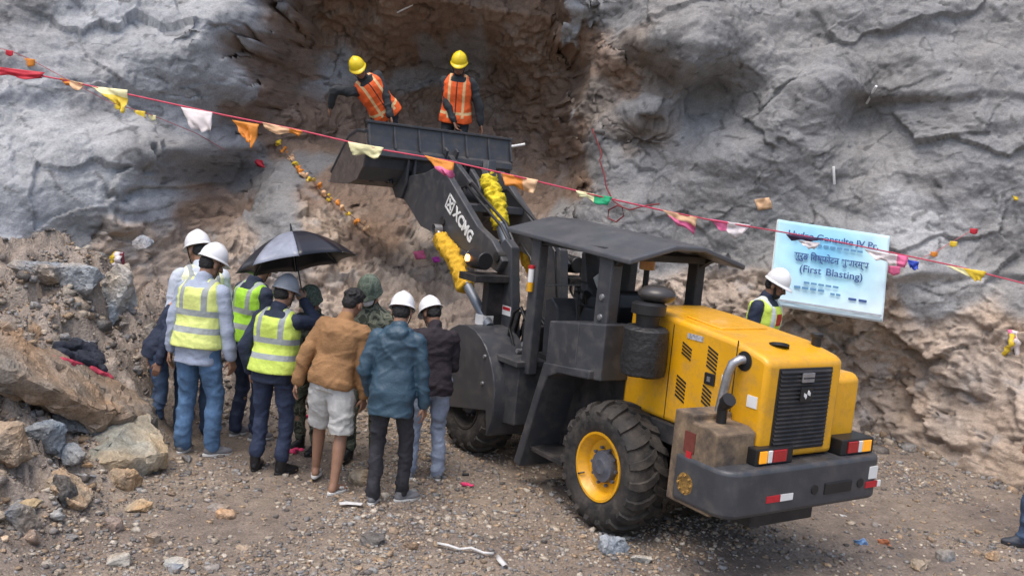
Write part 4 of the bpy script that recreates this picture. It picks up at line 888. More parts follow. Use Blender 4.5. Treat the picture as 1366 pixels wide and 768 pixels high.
def person(label, pos, top, yaw, lean=0, side=0, twist=0, hp=0, hy=0, ht=0, lh=None, rh=None, lw=None, rw=None, feet=((-.11, 0, .15), (.11, 0, -.15)), foot_pitch=(0, 0), hip=.955, top_kind='jacket', topm=None, fit=1.0, hem=-.12, sleeve='long', vest=None, vest_hem=.0, pants=None, plen=1.0, pfit=1.0, shoe_kind='shoe', shoem=None, solem=None, head='hair', headm=None, mask=None, skin=None, curl=.5, lpole=None, rpole=None, collar=True, hairm=None, hood=False, beard=False, scarfm=None, group=None, lpn=None, rpn=None):
    skin = skin or SKIN; seed = abs(hash(label)) % 97 if False else sum(map(ord, label)) % 97
    Hc = np.array([0, 0, hip]); Rt = Rz(twist) @ Ry(side) @ Rx(-lean)
    T = lambda p: (np.asarray(p) @ Rt.T)+Hc
    nb = T(np.array([0, -.012, .50])); Rh = Rt @ Rx(lean*.35) @ Rz(hy) @ Ry(ht) @ Rx(-hp); ho = nb+Rt @ np.array([0, .008, .075])+Rh @ np.array([0, .022, .10])
    cov = .19 if head in ('hard', 'army') else .125
    pts = [ho+Rh @ np.array(p) for p in ((0, 0, cov), (0, -.09, cov*.6), (0, .09, cov*.6))]; zt = max(p[2] for p in pts)
    sc = (top-pos[2])/zt
    root = empty('person', pos, yaw, sc); tag(root, label, 'person', group)
    Ri = Rz(-yaw); W2L = lambda p: (Ri @ (np.asarray(p)-np.asarray(pos)))/sc
    sh = [T(np.array([s*.175, -.008, .435])) for s in (-1, 1)]
    hp_ = [Hc+Rz(twist*.3) @ np.array([s*.088, 0, -.02]) for s in (-1, 1)]
    ank = [np.array([f[0], f[1], .088+(f[3] if len(f) > 3 else 0)]) for f in feet]
    legs = []
    for i in (0, 1):
        fd = Rz(feet[i][2]) @ np.array([0, 1, 0.]); kn, an = ik(hp_[i], ank[i], .435, .42, fd+np.array([0, .0, .2])); legs.append((hp_[i], kn, an))
    arms = []
    for i, (tg, wt, pole) in enumerate(((lh, lw, lpole), (rh, rw, rpole))):
        s = (-1, 1)[i]
        if wt is not None: tgt = W2L(wt)
        else: tgt = T(np.array(tg if tg is not None else (s*.26, .03, -.10)))
        po = Rt @ np.array(pole if pole is not None else (s*.5, -.8, -.3)); el, wr = ik(sh[i], tgt, .285, .255, po); arms.append((sh[i], el, wr))
    # ---- body: one continuous mesh
    b = MB(); head_parts(b, (Rh, ho)); b.cone(nb+Rt @ np.array([0, 0, -.05]), .062, ho+Rh @ np.array([0, -.025, -.05]), .056)
    b.loft([(z, rx*.9, ry*.88, yo) for z, rx, ry, yo in TORSO], T)
    for i in (0, 1):
        a, k_, c = legs[i]; b.cone(a, .075, k_, .052); b.cone(k_, .052, k_+(c-k_)*.3, .056); b.cone(k_+(c-k_)*.3, .056, c, .035)
        Rf = Rz(feet[i][2]) @ Rx(foot_pitch[i]); q = lambda p: c+Rf @ np.array(p); b.cone(c, .036, q((0, -.02, -.045)), .034); b.cone(q((0, 0, -.03)), .033, q((0, .11, -.055)), .024, (1.3, .8)); 
        for j in range(5): b.cone(q((-.032+.016*j, .11, -.058)), .0115, q((-.034+.017*j, .152-.006*abs(j-(1 if i else 3)), -.062)), .010, n=8)
        s = (-1, 1)[i]; S_, E_, W_ = arms[i]; b.cone(T(np.array([s*.10, -.01, .43])), .055, S_, .056); b.cone(S_, .050, E_, .040); b.cone(E_, .041, E_+(W_-E_)*.3, .040); b.cone(E_+(W_-E_)*.3, .040, W_, .027)
        pn_ = (lpn, rpn)[i]; pn_ = Rt @ np.array(pn_ if pn_ is not None else (-s, .25, 0)); hd = W_-E_
        hand(b, W_, hd, pn_, (curl, curl)[i], -s if True else s)
    me = remesh(b, 'body', .0062, 2, .4); me.materials.append(skin); link('body', me, root, True)
    # eyes
    for s in (-1, 1):
        e = MB(); e.ell(Rh @ np.array((.031*s, .083, .004))+ho, (.0145, .008, .0075), Rh, 10); eo = e.build('eye', WHITE, root, True); e = MB(); e.ell(Rh @ np.array((.031*s, .0885, .004))+ho, (.0065, .004, .0065), Rh, 8); e.build('iris', BLACK, eo, True)
        e = MB(); e.cone(Rh @ np.array((.016*s, .092, .024))+ho, .005, Rh @ np.array((.046*s, .084, .026))+ho, .004, n=8); e.build('eyebrow', HAIR, root, True)
    hq = lambda p: Rh @ np.array(p)+ho
    if beard:
        b = MB(); b.ell(hq((0, .042, -.088)), (.048, .050, .038), Rh); b.cone(hq((-.062, .02, -.02)), .014, hq((-.045, .045, -.085)), .016); b.cone(hq((.062, .02, -.02)), .014, hq((.045, .045, -.085)), .016); b.cone(hq((-.022, .092, -.048)), .007, hq((.022, .092, -.048)), .007)
        me = remesh(b, 'beard', .006, 2); me.materials.append(HAIR); link('beard', me, root, True)
    # ---- hair or headgear
    b = MB()
    if head == 'hair':
        b.ell(hq((0, -.022, .045)), (.083, .096, .088), Rh, 20); b.ell(hq((0, -.055, .0)), (.070, .062, .075), Rh); b.ell(hq((.0, .05, .095)), (.062, .045, .028), Rh)
        for i in range(150):
            a = rng.uniform(0, 2*pi); t = rng.uniform(.1, 1.5); p = np.array([.083*sin(t)*cos(a), -.022+.096*sin(t)*sin(a), .045+.088*cos(t)]); 
            if p[1] > .05 and p[2] < .08: continue
            b.cone(hq(p*.96), .012, hq(p*1.03+np.array([0, -.008, -.012])), .006, n=7)
    else: b.ell(hq((0, -.045, -.005)), (.077, .068, .075), Rh, 16)
    me = remesh(b, 'hair', .006, 1); V = co(me); V += nrm(me)*(.0045*fbm(V*45, 2))[:, None]; setco(me, V); me.materials.append(hairm or HAIR); link('hair', me, root, True)
    if head == 'hard': helmet('helmet', Rh, ho, headm, root)
    if head == 'army': helmet('helmet', Rh, ho, headm, root, 'army')
    if head == 'cap':
        b = MB(); b.ell(hq((0, -.012, .055)), (.088, .104, .075), Rh, 20); b.cone(hq((-.05, .085, .055)), .012, hq((.05, .085, .055)), .012); b.cone(hq((-.035, .13, .045)), .009, hq((.035, .13, .045)), .009); b.cone(hq((0, .085, .055)), .02, hq((0, .13, .046)), .014)
        me = remesh(b, 'cap', .006, 2); me.materials.append(headm); link('cap', me, root, True)
    if head == 'hard' or head == 'army':
        b = MB()
        for s in (-1, 1): b.tube([hq((.09*s, .02, .045)), hq((.078*s, .03, -.03)), hq((.05*s, .05, -.105)), hq((0, .06, -.125))], .005, 6)
        b.build('chin_strap', BLACK, root, True)
    if mask:
        b = MB(); b.ell(hq((0, .055, -.05)), (.062, .066, .058), Rh, 18); me = remesh(b, 'face_mask', .006, 1); me.materials.append(mask); link('face_mask', me, root, True)
    # ---- trousers
    if pants:
        b = MB(); b.loft([(z, rx*1.06*pfit**.4, ry*1.12*pfit**.4, yo) for z, rx, ry, yo in TORSO[:3]], T, p=2.3)
        for i in (0, 1):
            a, k_, c = legs[i]; b.cone(a+np.array([0, -.01, .03]), .098*pfit, k_, .066*pfit, (1, 1.05))
            if plen > .6:
                e = k_+(c-k_)*min(plen, 1.0)+np.array([0, -.004, .0]); b.cone(k_, .066*pfit, e+np.array([0, 0, .055 if plen >= 1 else 0]), .059*pfit)
                if plen >= 1: b.cone(e+np.array([0, 0, .05]), .059*pfit, e+np.array([0, .01, -.005]), .062*pfit)
            else:
                e = a+(k_-a)*(plen/.5)
                b.cone(a, .108*pfit, e, .098*pfit)
        me = remesh(b, 'trousers', .0105, 3)
        if plen <= .6:      # flat hems
            V = co(me)
            for i in (0, 1):
                a, k_, c = legs[i]; d = (k_-a)/np.linalg.norm(k_-a); e = a+(k_-a)*(plen/.5)*1.04; t = (V-e) @ d; V = V-np.outer(np.clip(t, 0, .2)*(np.abs(V[:, 0]-e[0]) < .17), d)*(((V-e)**2).sum(1) < .06)[:, None]
            setco(me, V)
        wrinkle(me, .021, seed, 1.1); me.materials.append(pants); link('trousers' if plen > .6 else 'shorts', me, root, True)
    # ---- upper garment
    if topm:
        f = fit*.96; b = MB(); sec = [(z, rx*1.12*f, ry*1.17*f, yo) for z, rx, ry, yo in TORSO if z >= hem-.001]
        z0 = hem; sec = [(z0, .180*f, .142*f, 0)]+[(a_+(0,))[:1]+(a_[1]+(.010 if a_[0] < .11 else 0), a_[2]+(.014 if a_[0] < .11 else 0), a_[3]) for a_ in sec if a_[0] > z0+.02]; b.loft(sec, T)
        for i in (0, 1):
            s = (-1, 1)[i]; S_, E_, W_ = arms[i]; b.cone(T(np.array([s*.09, -.008, .44])), .066*f, S_+Rt @ np.array([0, 0, -.002]), .070*f); b.cone(S_, .072*f, E_, .060*f)
            if sleeve == 'long': b.cone(E_, .060*f, W_-(W_-E_)*.04, .046*f)
            else: b.cone(E_, .058*f, E_+(W_-E_)*.35, .052*f)
        if collar: b.cone(T(np.array([0, -.02, .49])), .078, T(np.array([0, -.012, .535])), .070)
        if hood: b.ell(T(np.array([0, -.095, .49])), (.10, .06, .075), Rt); b.cone(T(np.array([-.08, -.03, .50])), .04, T(np.array([.08, -.03, .50])), .04)
        me = remesh(b, 'jacket', .0105, 3); wrinkle(me, .021, seed+9, 1.0); me.materials.append(topm); link(top_kind, me, root, True)
    if vest:
        f = fit*1.0; b = MB(); sec = []
        for z, rx, ry, yo in TORSO:
            if z < vest_hem-.001 or z > .47: continue
            nar = 1 if z < .28 else (1-.20*(z-.28)/.19); sec.append((z, rx*1.17*f*nar+.010+(.012 if z < .12 else 0), ry*1.22*f+.014+(.020 if z < .12 else 0), yo))
        sec = [(vest_hem-.03, sec[0][1]*1.01, sec[0][2]*1.01, 0)]+sec; b.loft(sec, T)
        for s in (-1, 1): b.cone(T(np.array([s*.115, -.07, .42])), .062*f, T(np.array([s*.085, -.02, .485])), .058*f); b.cone(T(np.array([s*.115, .06, .42])), .060*f, T(np.array([s*.085, -.02, .485])), .058*f)
        me = remesh(b, 'safety_vest', .0095, 3); wrinkle(me, .011, seed+20, .9)
        V = (co(me)-Hc) @ Rt; a = me.attributes.new('tc', 'FLOAT_VECTOR', 'POINT'); a.data.foreach_set('vector', V.ravel()); me.materials.append(vest); link('safety_vest', me, root, True)
    if scarfm:
        b = MB(); b.cone(T(np.array([0, -.02, .47])), .092, T(np.array([0, 0, .545])), .078); b.cone(T(np.array([0, .07, .44])), .05, T(np.array([0, .10, .34])), .035)
        me = remesh(b, 'scarf', .009, 2); wrinkle(me, .012, seed, 1.4); me.materials.append(scarfm); link('scarf', me, root, True)
    # ---- footwear
    if shoem:
        for i in (0, 1): shoe(legs[i][2], feet[i][2], foot_pitch[i], shoe_kind, root, shoem, solem or BLACK)
    return root
DENIM = mat('blue_denim', (.085, .165, .29), .85, .4, 7, .3, 70); DENIMP = mat('pale_denim', (.27, .32, .42), .85, .3, 7, .3, 70); DENIMD = mat('dark_denim', (.05, .085, .15), .85, .3, 8, .3, 70)
NAVY = mat('navy_cloth', (.018, .027, .055), .8, .25, 9, .3, 60); NAVYP = mat('navy_trousers', (.024, .036, .075), .8, .25, 9, .3, 60)
SHIRT = mat('pale_blue_shirt', (.36, .41, .52), .8, .12, 9, .3, 60); TANJ = mat('tan_suede', (.29, .155, .066), .85, .22, 6, .3, 60); BLUEJ = mat('petrol_blue_nylon', (.032, .070, .105), .5, .2, 8, .2, 60)
PLUM = mat('dark_plum_cloth', (.022, .016, .022), .85, .25, 9, .3, 60); CHARC = mat('charcoal_trousers', (.026, .026, .032), .8, .25, 9, .3, 60); STONEW = mat('washed_grey_shorts', (.50, .50, .48), .85, .25, 6, .3, 60)
WORKG = mat('dark_grey_workwear', (.028, .032, .036), .85, .25, 9, .3, 60); LEATH = mat('black_leather', (.012, .012, .013), .4, .2, 14, .1, 60); SHOEG = mat('grey_shoe', (.17, .17, .18), .8, .2, 20, .3, 80); SOLEW = mat('white_sole', (.6, .6, .58), .7, .15, 20)
CAMO = camo('woodland_camouflage', ((.02, .022, .018), (.085, .10, .07), (.15, .155, .115), (.04, .045, .03))); CAMOH = camo('helmet_cover_camouflage', ((.06, .08, .06), (.10, .13, .10), (.14, .17, .13), (.08, .10, .075)), 18)
MASKW = mat('white_cloth', (.7, .7, .7), .9, .1, 20, .2, 60); BRN = mat('brown_hair', (.02, .015, .012), .6, .4, 60, .6, 120)
BANDS = [(.115, .025), (.255, .025)]; GREYB = (.33, .36, .36)
VY = vestmat('lime_vest', (.60, .74, .13), GREYB, None, BANDS, (.105, .024, .255)); VYP = vestmat('pale_lime_vest', (.72, .79, .25), GREYB, None, BANDS, (.105, .024, .255))
VW = vestmat('cream_vest', (.82, .84, .55), GREYB, None, [(.12, .02)], (.11, .02, .25)); VG = vestmat('fluorescent_green_vest', (.42, .78, .06), GREYB, None, BANDS, (.105, .024, .255))
VO = vestmat('orange_vest', (.88, .13, .022), (.78, .52, .25), None, [(.06, .018)], (.095, .017, .0), ((.03, .02, .02), 0, .007)); VR = vestmat('lime_vest_red_panel', (.60, .76, .10), (.62, .66, .62), None, [], (.105, .03, .1), ((.45, .03, .02), 0.0, .06, .34, .06))
def gpos(px, py, z=0): return ground(px, py, z)
def zat(px, py, d): return at(px, py, d)[2]
def P(px, py, d=None):
    if d is None: p = ground(px, py); return np.array([p[0], p[1], gz1(p[0], p[1])])
    p = at(px, py, d); return np.array([p[0], p[1], gz1(p[0], p[1])])
# the man in jeans
p = P(256, 604); person('man in pale blue shirt, blue jeans, lime vest and white helmet seen from behind', p, zat(279, 320, depth(p)+.12), RAD(-14), lean=.08, hp=.35, hy=-.5, feet=((-.10, 0, .22), (.15, .05, -.75)), topm=SHIRT, top_kind='shirt', fit=1.03, hem=-.17, vest=VYP, vest_hem=.0, pants=DENIM, pfit=1.1, shoem=SHOEG, solem=SOLEW, head='hard', headm=HELM, lh=(-.27, .02, -.13), rh=(.29, .06, -.13))
# behind him
p = P(258, 575, 8.55); person('man in cream reflective vest and white helmet, half hidden behind the man in jeans', p, zat(269, 304, 8.7), RAD(35), lean=.12, hp=.3, hy=.3, topm=mat('white_blue_shirt', (.55, .6, .68), .8, .1, 9, .3, 60), top_kind='shirt', vest=VW, vest_hem=-.02, pants=DENIMD, shoem=LEATH, head='hard', headm=HELM, fit=1.05)
p = P(205, 562, 8.3); p[2] = .03; person('person in dark jacket with orange collar and dark cap at the left of the group', p, zat(205, 374, 8.3), RAD(-62), lean=.42, hp=.25, scarfm=mat('orange_scarf', (.72, .25, .06), .8, .2, 12), hip=.955, topm=NAVY, vest=None, pants=DENIMD, shoem=LEATH, head='cap', headm=mat('dark_cap', (.02, .02, .028), .8, .2, 20), skin=SKIND)
p = P(322, 582); person('man in bright green vest over black sleeves and white helmet, left of the umbrella', p, zat(340, 329, depth(p)+.1), RAD(-38), lean=.10, hp=.35, feet=((-.10, 0, .2), (.12, .06, -.2)), topm=NAVY, vest=VG, pants=NAVYP, shoem=SHOEG, solem=SOLEW, head='hard', headm=HELM, lh=(-.25, .05, -.08), rh=(.20, .22, .05))
# umbrella holder
UMB_D = 7.85
p = P(356, 626); bootman = p; person('man in navy uniform, black boots and lime vest, holding the umbrella', p, zat(377, 360, depth(p)+.12), RAD(-14), lean=.08, hp=.25, hy=-.35, feet=((-.12, 0, .2), (.13, .02, -.5)), topm=NAVY, fit=1.05, vest=VY, vest_hem=.0, pants=NAVYP, pfit=1.02, plen=.82, shoe_kind='boot', shoem=LEATH, head='hard', headm=mat('grey_cloth_cap', (.27, .29, .32), .7, .1, 14), lh=(-.25, .04, -.06), rw=at(405, 402, UMB_D-.05), rpole=(.7, .1, -.9), curl=.9, rpn=(-.6, .7, .3))
# soldiers
p = P(410, 596, 8.4); person('soldier in camouflage under the edge of the umbrella, face covered in white', p, zat(418, 374, 8.4), RAD(150), lean=.1, hp=.25, topm=CAMO, pants=CAMO, shoe_kind='boot', shoem=LEATH, plen=.85, head='army', headm=CAMOH, mask=MASKW, fit=1.05, lh=(-.15, .28, .15), rh=(.16, .28, .12))
p = P(482, 610, 8.2); person('soldier in camouflage and green helmet between the tan and petrol blue jackets', p, zat(492, 360, 8.2), RAD(170), lean=.08, hp=.35, hy=-.2, feet=((-.13, 0, .2), (.13, 0, -.2)), topm=CAMO, pants=CAMO, shoe_kind='boot', shoem=LEATH, plen=.85, head='army', headm=CAMOH, mask=MASKW, fit=1.1, lh=(-.12, .25, .12), rh=(.12, .25, .12))
# tan jacket
p = P(433, 648); person('bareheaded man in tan jacket and pale grey shorts wearing white sandals', p, zat(471, 383, depth(p)+.15), RAD(-14), lean=.17, side=.09, hp=.30, hy=-.2, feet=((-.18, .18, .3), (.13, -.10, -.25)), topm=TANJ, fit=1.14, hem=-.06, pants=STONEW, plen=.47, pfit=1.08, shoe_kind='sandal', shoem=SOLEW, solem=SOLEW, head='hair', lh=(-.30, -.02, -.08), rh=(.27, .10, -.10))
# petrol blue jacket
p = P(512, 668); person('man in petrol blue hooded jacket, charcoal trousers and white helmet', p, zat(531, 384, depth(p)+.12), RAD(-4), lean=.12, hp=.32, hy=.05, feet=((-.09, -.06, .05), (.13, .08, -.85)), topm=BLUEJ, fit=1.06, hem=-.20, pants=CHARC, pfit=.95, shoem=SHOEG, solem=SOLEW, head='hard', headm=HELM, hood=True, lh=(-.22, .12, -.05), rh=(.27, .06, -.15))
# dark jacket
p = P(566, 636); person('man in dark plum jacket, pale jeans and white helmet, next to the loader', p, zat(568, 392, depth(p)+.14), RAD(22), lean=.16, hp=.5, hy=.35, feet=((-.14, .06, .15), (.12, -.02, -.1)), topm=PLUM, fit=1.06, hem=-.12, pants=DENIMP, pfit=1.06, shoem=SHOEG, solem=SOLEW, head='hard', headm=HELM, lh=(-.10, .28, .08), rh=(.12, .28, .10), skin=SKIND)
# man by the banner
_d = 9.7; p = at(1008, 470, _d); p = np.array([p[0], p[1], max(gz1(p[0], p[1]), .1)]); person('bearded man in lime vest with red panel standing before the blue banner', p, zat(1040, 356, _d), RAD(-128), lean=.12, hp=.32, hy=.1, topm=NAVY, vest=VR, pants=NAVYP, shoem=LEATH, head='hard', headm=HELM, beard=True, skin=SKIND)
# boot at the right edge belongs to somebody outside the frame
p = P(1376, 724); person('person in dark navy clothes at the far right edge, only one boot showing', p, 1.72, RAD(80), topm=NAVY, pants=DENIMD, shoe_kind='shoe', shoem=mat('dark_blue_boot', (.03, .036, .05), .6, .2, 14), head='hair', feet=((-.10, .10, .05), (.13, -.12, -.1)))
# two workers in the bucket
z0 = 2.455
p = L2W(.12, 4.68, z0); person('worker in orange vest and yellow helmet at left end of the bucket, arm stretched out', p, zat(476, 84, depth(p)), LYAW+RAD(165), lean=.32, side=.74, hp=.22, hy=-.25, ht=-.2, topm=WORKG, vest=VO, vest_hem=-.04, pants=WORKG, shoem=LEATH, head='hard', headm=HELY, rw=at(441, 143, depth(p)-.30), lw=at(521, 156, depth(L2W(.15, 4.42, 3.15))), rpole=(.5, .1, 1.0), lpole=(-.8, -.1, .2), skin=SKIND, curl=.45)
p = L2W(1.06, 4.68, z0); person('worker in orange vest and yellow helmet, both hands on the bucket rim', p, zat(612, 74, depth(p)-.05), LYAW+RAD(147), lean=.24, hp=.36, topm=WORKG, vest=VO, vest_hem=-.04, pants=WORKG, shoem=LEATH, head='hard', headm=HELY, lw=at(642, 168, depth(L2W(1.4, 4.42, 3.15))), rw=at(606, 163, depth(L2W(1.1, 4.46, 3.16))), rpole=(1, -.1, .15), lpole=(-1, -.1, .15), skin=SKIND, curl=.6)

# ------------------------------------------------------------------ umbrella
uc = at(400, 352, UMB_D); ap = at(389, 309, UMB_D+.02); ax = ap-uc; ax /= np.linalg.norm(ax); hnd = at(405, 402, UMB_D-.02)
ax = (ap-hnd)/np.linalg.norm(ap-hnd); um = empty('umbrella', hnd); tag(um, 'open black umbrella with one gore painted in sky sheen held over the group', 'umbrella')
a = np.cross(ax, [0, 1, 0]); a /= np.linalg.norm(a); e = np.cross(ax, a); a, e = a*cos(.3)+e*sin(.3), -a*sin(.3)+e*cos(.3)
hc = ap-hnd; UR, UH = .515, .285
UB = mat('black_umbrella_cloth', (.012, .013, .02), .38, .2, 9, .08, 60, coat=.2); UG = mat('umbrella_cloth_sky_sheen', (.26, .28, .34), .35, .25, 9, .08, 60, coat=.2)  # paler cloth: sky reflection put into the colour of the camera-facing gore
b = MB(); n, per = 10, 8
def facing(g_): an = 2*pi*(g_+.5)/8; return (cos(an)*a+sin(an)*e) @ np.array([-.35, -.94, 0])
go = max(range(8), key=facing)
for gore in range(8):
    V = []
    for i in range(n+1):
        t = i/n
        for j in range(per+1):
            u = j/per; an = 2*pi*(gore+u)/8; r_ = UR*(t**.93)*(cos(pi/8)/cos(pi/8*(2*u-1)))*(1-.06*sin(pi*u)*t**3); h = -UH*t**1.75+.012*sin(pi*u)*t**3
            V.append(hc+ax*(h)+r_*(cos(an)*a+sin(an)*e))
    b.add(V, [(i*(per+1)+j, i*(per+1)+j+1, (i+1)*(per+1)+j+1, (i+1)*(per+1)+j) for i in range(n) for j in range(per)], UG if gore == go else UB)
cn = b.build('canopy', None, um, 40); cn.modifiers.new('s', 'SOLIDIFY').thickness = .002
b = MB(); b.cyl(hc+ax*.05, -ax*.12, .006, n=8, m=BLACK); b.build('shaft', None, um)
b = MB(); b.cyl(-ax*.02, -ax*.15, .014, n=12); b.build('handle', BLACK, um, 40)
b = MB(); b.cyl(hc-ax*.01, hc+ax*.07, .012, .006, n=10); b.build('ferrule', BLACK, um, 40)
for k in range(8):
    an = 2*pi*k/8; b = MB(); b.tube([hc+ax*(-UH*t**1.75-.006)+UR*t**.93*(cos(an)*a+sin(an)*e) for t in np.linspace(.02, 1, 9)], .003, 5); b.build('rib', STEEL, um)
#==DETAILS
# ------------------------------------------------------------------ banner
tl, tr, bl_ = at(1038, 293, 10.55), at(1187, 315, 10.45), at(1029, 399, 10.35)
bx_ = tr-tl; BW = np.linalg.norm(bx_); bx_ = bx_/BW; by_ = tl-bl_; by_ -= bx_*(by_ @ bx_); BH = np.linalg.norm(by_); by_ /= BH; BH *= 1.06; bn_ = np.cross(bx_, by_)
BN = mat('banner_print', (.2, .6, .85), .85, .05, 6); n_ = BN.node_tree.nodes; l_ = BN.node_tree.links
tc_ = n_.new('ShaderNodeAttribute'); tc_.attribute_name = 'uvp'; nz_ = n_.new('ShaderNodeTexNoise'); nz_.inputs['Scale'].default_value = 2.2; l_.new(tc_.outputs['Vector'], nz_.inputs['Vector'])
sx_ = n_.new('ShaderNodeSeparateXYZ'); l_.new(tc_.outputs['Vector'], sx_.inputs[0])
dm = n_.new('ShaderNodeVectorMath'); dm.operation = 'DISTANCE'; l_.new(tc_.outputs['Vector'], dm.inputs[0]); dm.inputs[1].default_value = (.42, .72, 0)
ad = n_.new('ShaderNodeMath'); ad.operation = 'MULTIPLY_ADD'; l_.new(nz_.outputs['Fac'], ad.inputs[0]); ad.inputs[1].default_value = .35; l_.new(dm.outputs['Value'], ad.inputs[2])
rp = n_.new('ShaderNodeValToRGB'); e_ = rp.color_ramp.elements; e_[0].position = .18; e_[0].color = (.22, .56, .80, 1); e_[1].position = 1.05; e_[1].color = (.74, .86, .89, 1); x_ = e_.new(.55); x_.color = (.42, .71, .82, 1)
l_.new(ad.outputs[0], rp.inputs[0]); mx_ = [q for q in n_ if q.type == 'MIX'][0]; l_.new(rp.outputs[0], mx_.inputs[6])
c0 = tl-by_*BH; bo = empty('banner', c0); tag(bo, 'light blue printed banner with Nepali and English words propped against the rock', 'banner')
nu, nv = 40, 28; uu, vv = np.meshgrid(np.linspace(0, 1, nu), np.linspace(0, 1, nv), indexing='ij'); uu = uu.ravel(); vv = vv.ravel()
wv = .020*fbm(np.stack([uu*3, vv*2.2, uu*0], 1), 3)+.006*ridged(np.stack([uu*5+vv*2, vv*3, uu*0], 1), 2)
me = grid_mesh('cloth', np.outer(uu*BW, bx_)+np.outer(vv*BH, by_)+np.outer(wv, bn_), nu, nv); me.materials.append(BN)
a_ = me.attributes.new('uvp', 'FLOAT_VECTOR', 'POINT'); a_.data.foreach_set('vector', np.stack([uu, vv, uu*0], 1).ravel()); ob = link('cloth', me, bo, True); sm = ob.modifiers.new('s', 'SOLIDIFY'); sm.thickness = .004; sm.offset = -1 if bn_[1] > 0 else 1
INK = mat('banner_blue_ink', (.03, .075, .24), .6, .1, 20); INKL = mat('banner_light_ink', (.10, .25, .42), .6, .1, 20)
def btext(t, u, v, size, m, b=.0, width=None):
    me = text_mesh(t, size, .002, 'lettering', 'CENTER', 0, b)
    if width: V = co(me); k = width/max(np.ptp(V[:, 0]), .01); V[:, 0] *= k; setco(me, V)
    place_mesh(me, 'lettering', m, bo, bx_*BW*u+by_*BH*v+bn_*.034, bx_, by_)
btext('Hydro Consulte JV Pr.', .50, .845, .10, INK, .0015, BW*.80)
btext('सुरुङ िवष्फोटन शुभारम्भ', .50, .60, .105, INK, .0018, BW*.66); btext('(First', .325, .455, .115, INK, .001, BW*.19); btext('Blasting)', .625, .455, .115, INK, .001, BW*.32)
def bbar(u0, u1, v, h, m):
    q = MB(); k = max(2, int((u1-u0)/.06))
    for i in range(k):
        a, b = u0+(u1-u0)*i/k, u0+(u1-u0)*(i+.78)/k; q.add([bx_*BW*a+by_*BH*(v-h)+bn_*.034, bx_*BW*b+by_*BH*(v-h)+bn_*.034, bx_*BW*b+by_*BH*(v+h)+bn_*.034, bx_*BW*a+by_*BH*(v+h)+bn_*.034], [(0, 1, 2, 3)])
    q.build('small_print', m, bo)
bbar(.36, .78, .755, .013, INKL); bbar(.28, .60, .30, .012, INKL); bbar(.20, .48, .235, .014, INKL); bbar(.52, .62, .215, .012, INKL); bbar(.68, .86, .19, .014, INK)
q = MB(); q.box(bx_*BW*.5+by_*BH*.055+bn_*.030, (BW*.96, .004, .022), np.stack([bx_, bn_, by_], 1)); q.build('hem_strip', mat('grey_hem', (.35, .37, .4), .6, .2, 20), bo)
for v in (.0, 1.0):
    q = MB(); q.box(bx_*BW*.5+by_*(BH*v)-bn_*.02, (BW, .014, .014), np.stack([bx_, bn_, by_], 1)); q.build('batten', WHITE, bo)
for u in (.0, 1.0):
    q = MB(); q.box(bx_*BW*u+by_*BH*.5-bn_*.02, (.014, .014, BH), np.stack([bx_, bn_, by_], 1)); q.build('batten', WHITE, bo)

# ------------------------------------------------------------------ bunting
def cloth(name, col): return mat(name, col, .6, .12, 12, .15, 60)
CR_ = cloth('red_cloth', (.55, .02, .04)); CW_ = cloth('pinkish_white_cloth', (.80, .72, .70)); CY_ = cloth('yellow_cloth', (.78, .55, .04)); COR = cloth('orange_cloth', (.75, .26, .03)); CPE = cloth('peach_cloth', (.80, .50, .28)); CG_ = cloth('green_cloth', (.02, .38, .16)); CPK = cloth('pink_cloth', (.80, .16, .32)); CPU = cloth('dark_purple_cloth', (.05, .025, .07)); CBL = cloth('blue_cloth', (.03, .07, .45)); CPY = cloth('pale_yellow_cloth', (.82, .76, .42))
path = [(-180, 55, 8.05), (0, 91, 8.3), (80, 106, 8.3), (180, 128, 8.3), (300, 154, 8.3), (400, 174, 8.3), (510, 200, 8.3), (600, 215, 8.3), (700, 238, 8.35), (800, 262, 8.5), (880, 280, 8.7), (950, 294, 9.0), (1040, 309, 9.7), (1120, 323, 10.0), (1190, 337, 10.1), (1280, 356, 10.1), (1366, 378, 10.0), (1500, 415, 9.6)]
bu = empty('bunting', at(400, 174, 8.3)); b0 = at(400, 174, 8.3); tag(bu, 'red string of coloured cloth flags slung across the whole site', 'bunting')
pp = [at(*p)-b0 for p in path]
q = MB(); q.tube(pp, .0075, 6); q.build('string', mat('red_pink_cord', (.62, .07, .12), .6, .2, 30), bu, True)
def sdepth(px):
    for a, b in zip(path, path[1:]):
        if a[0] <= px <= b[0]: return a[2]+(b[2]-a[2])*(px-a[0])/(b[0]-a[0])
    return 10
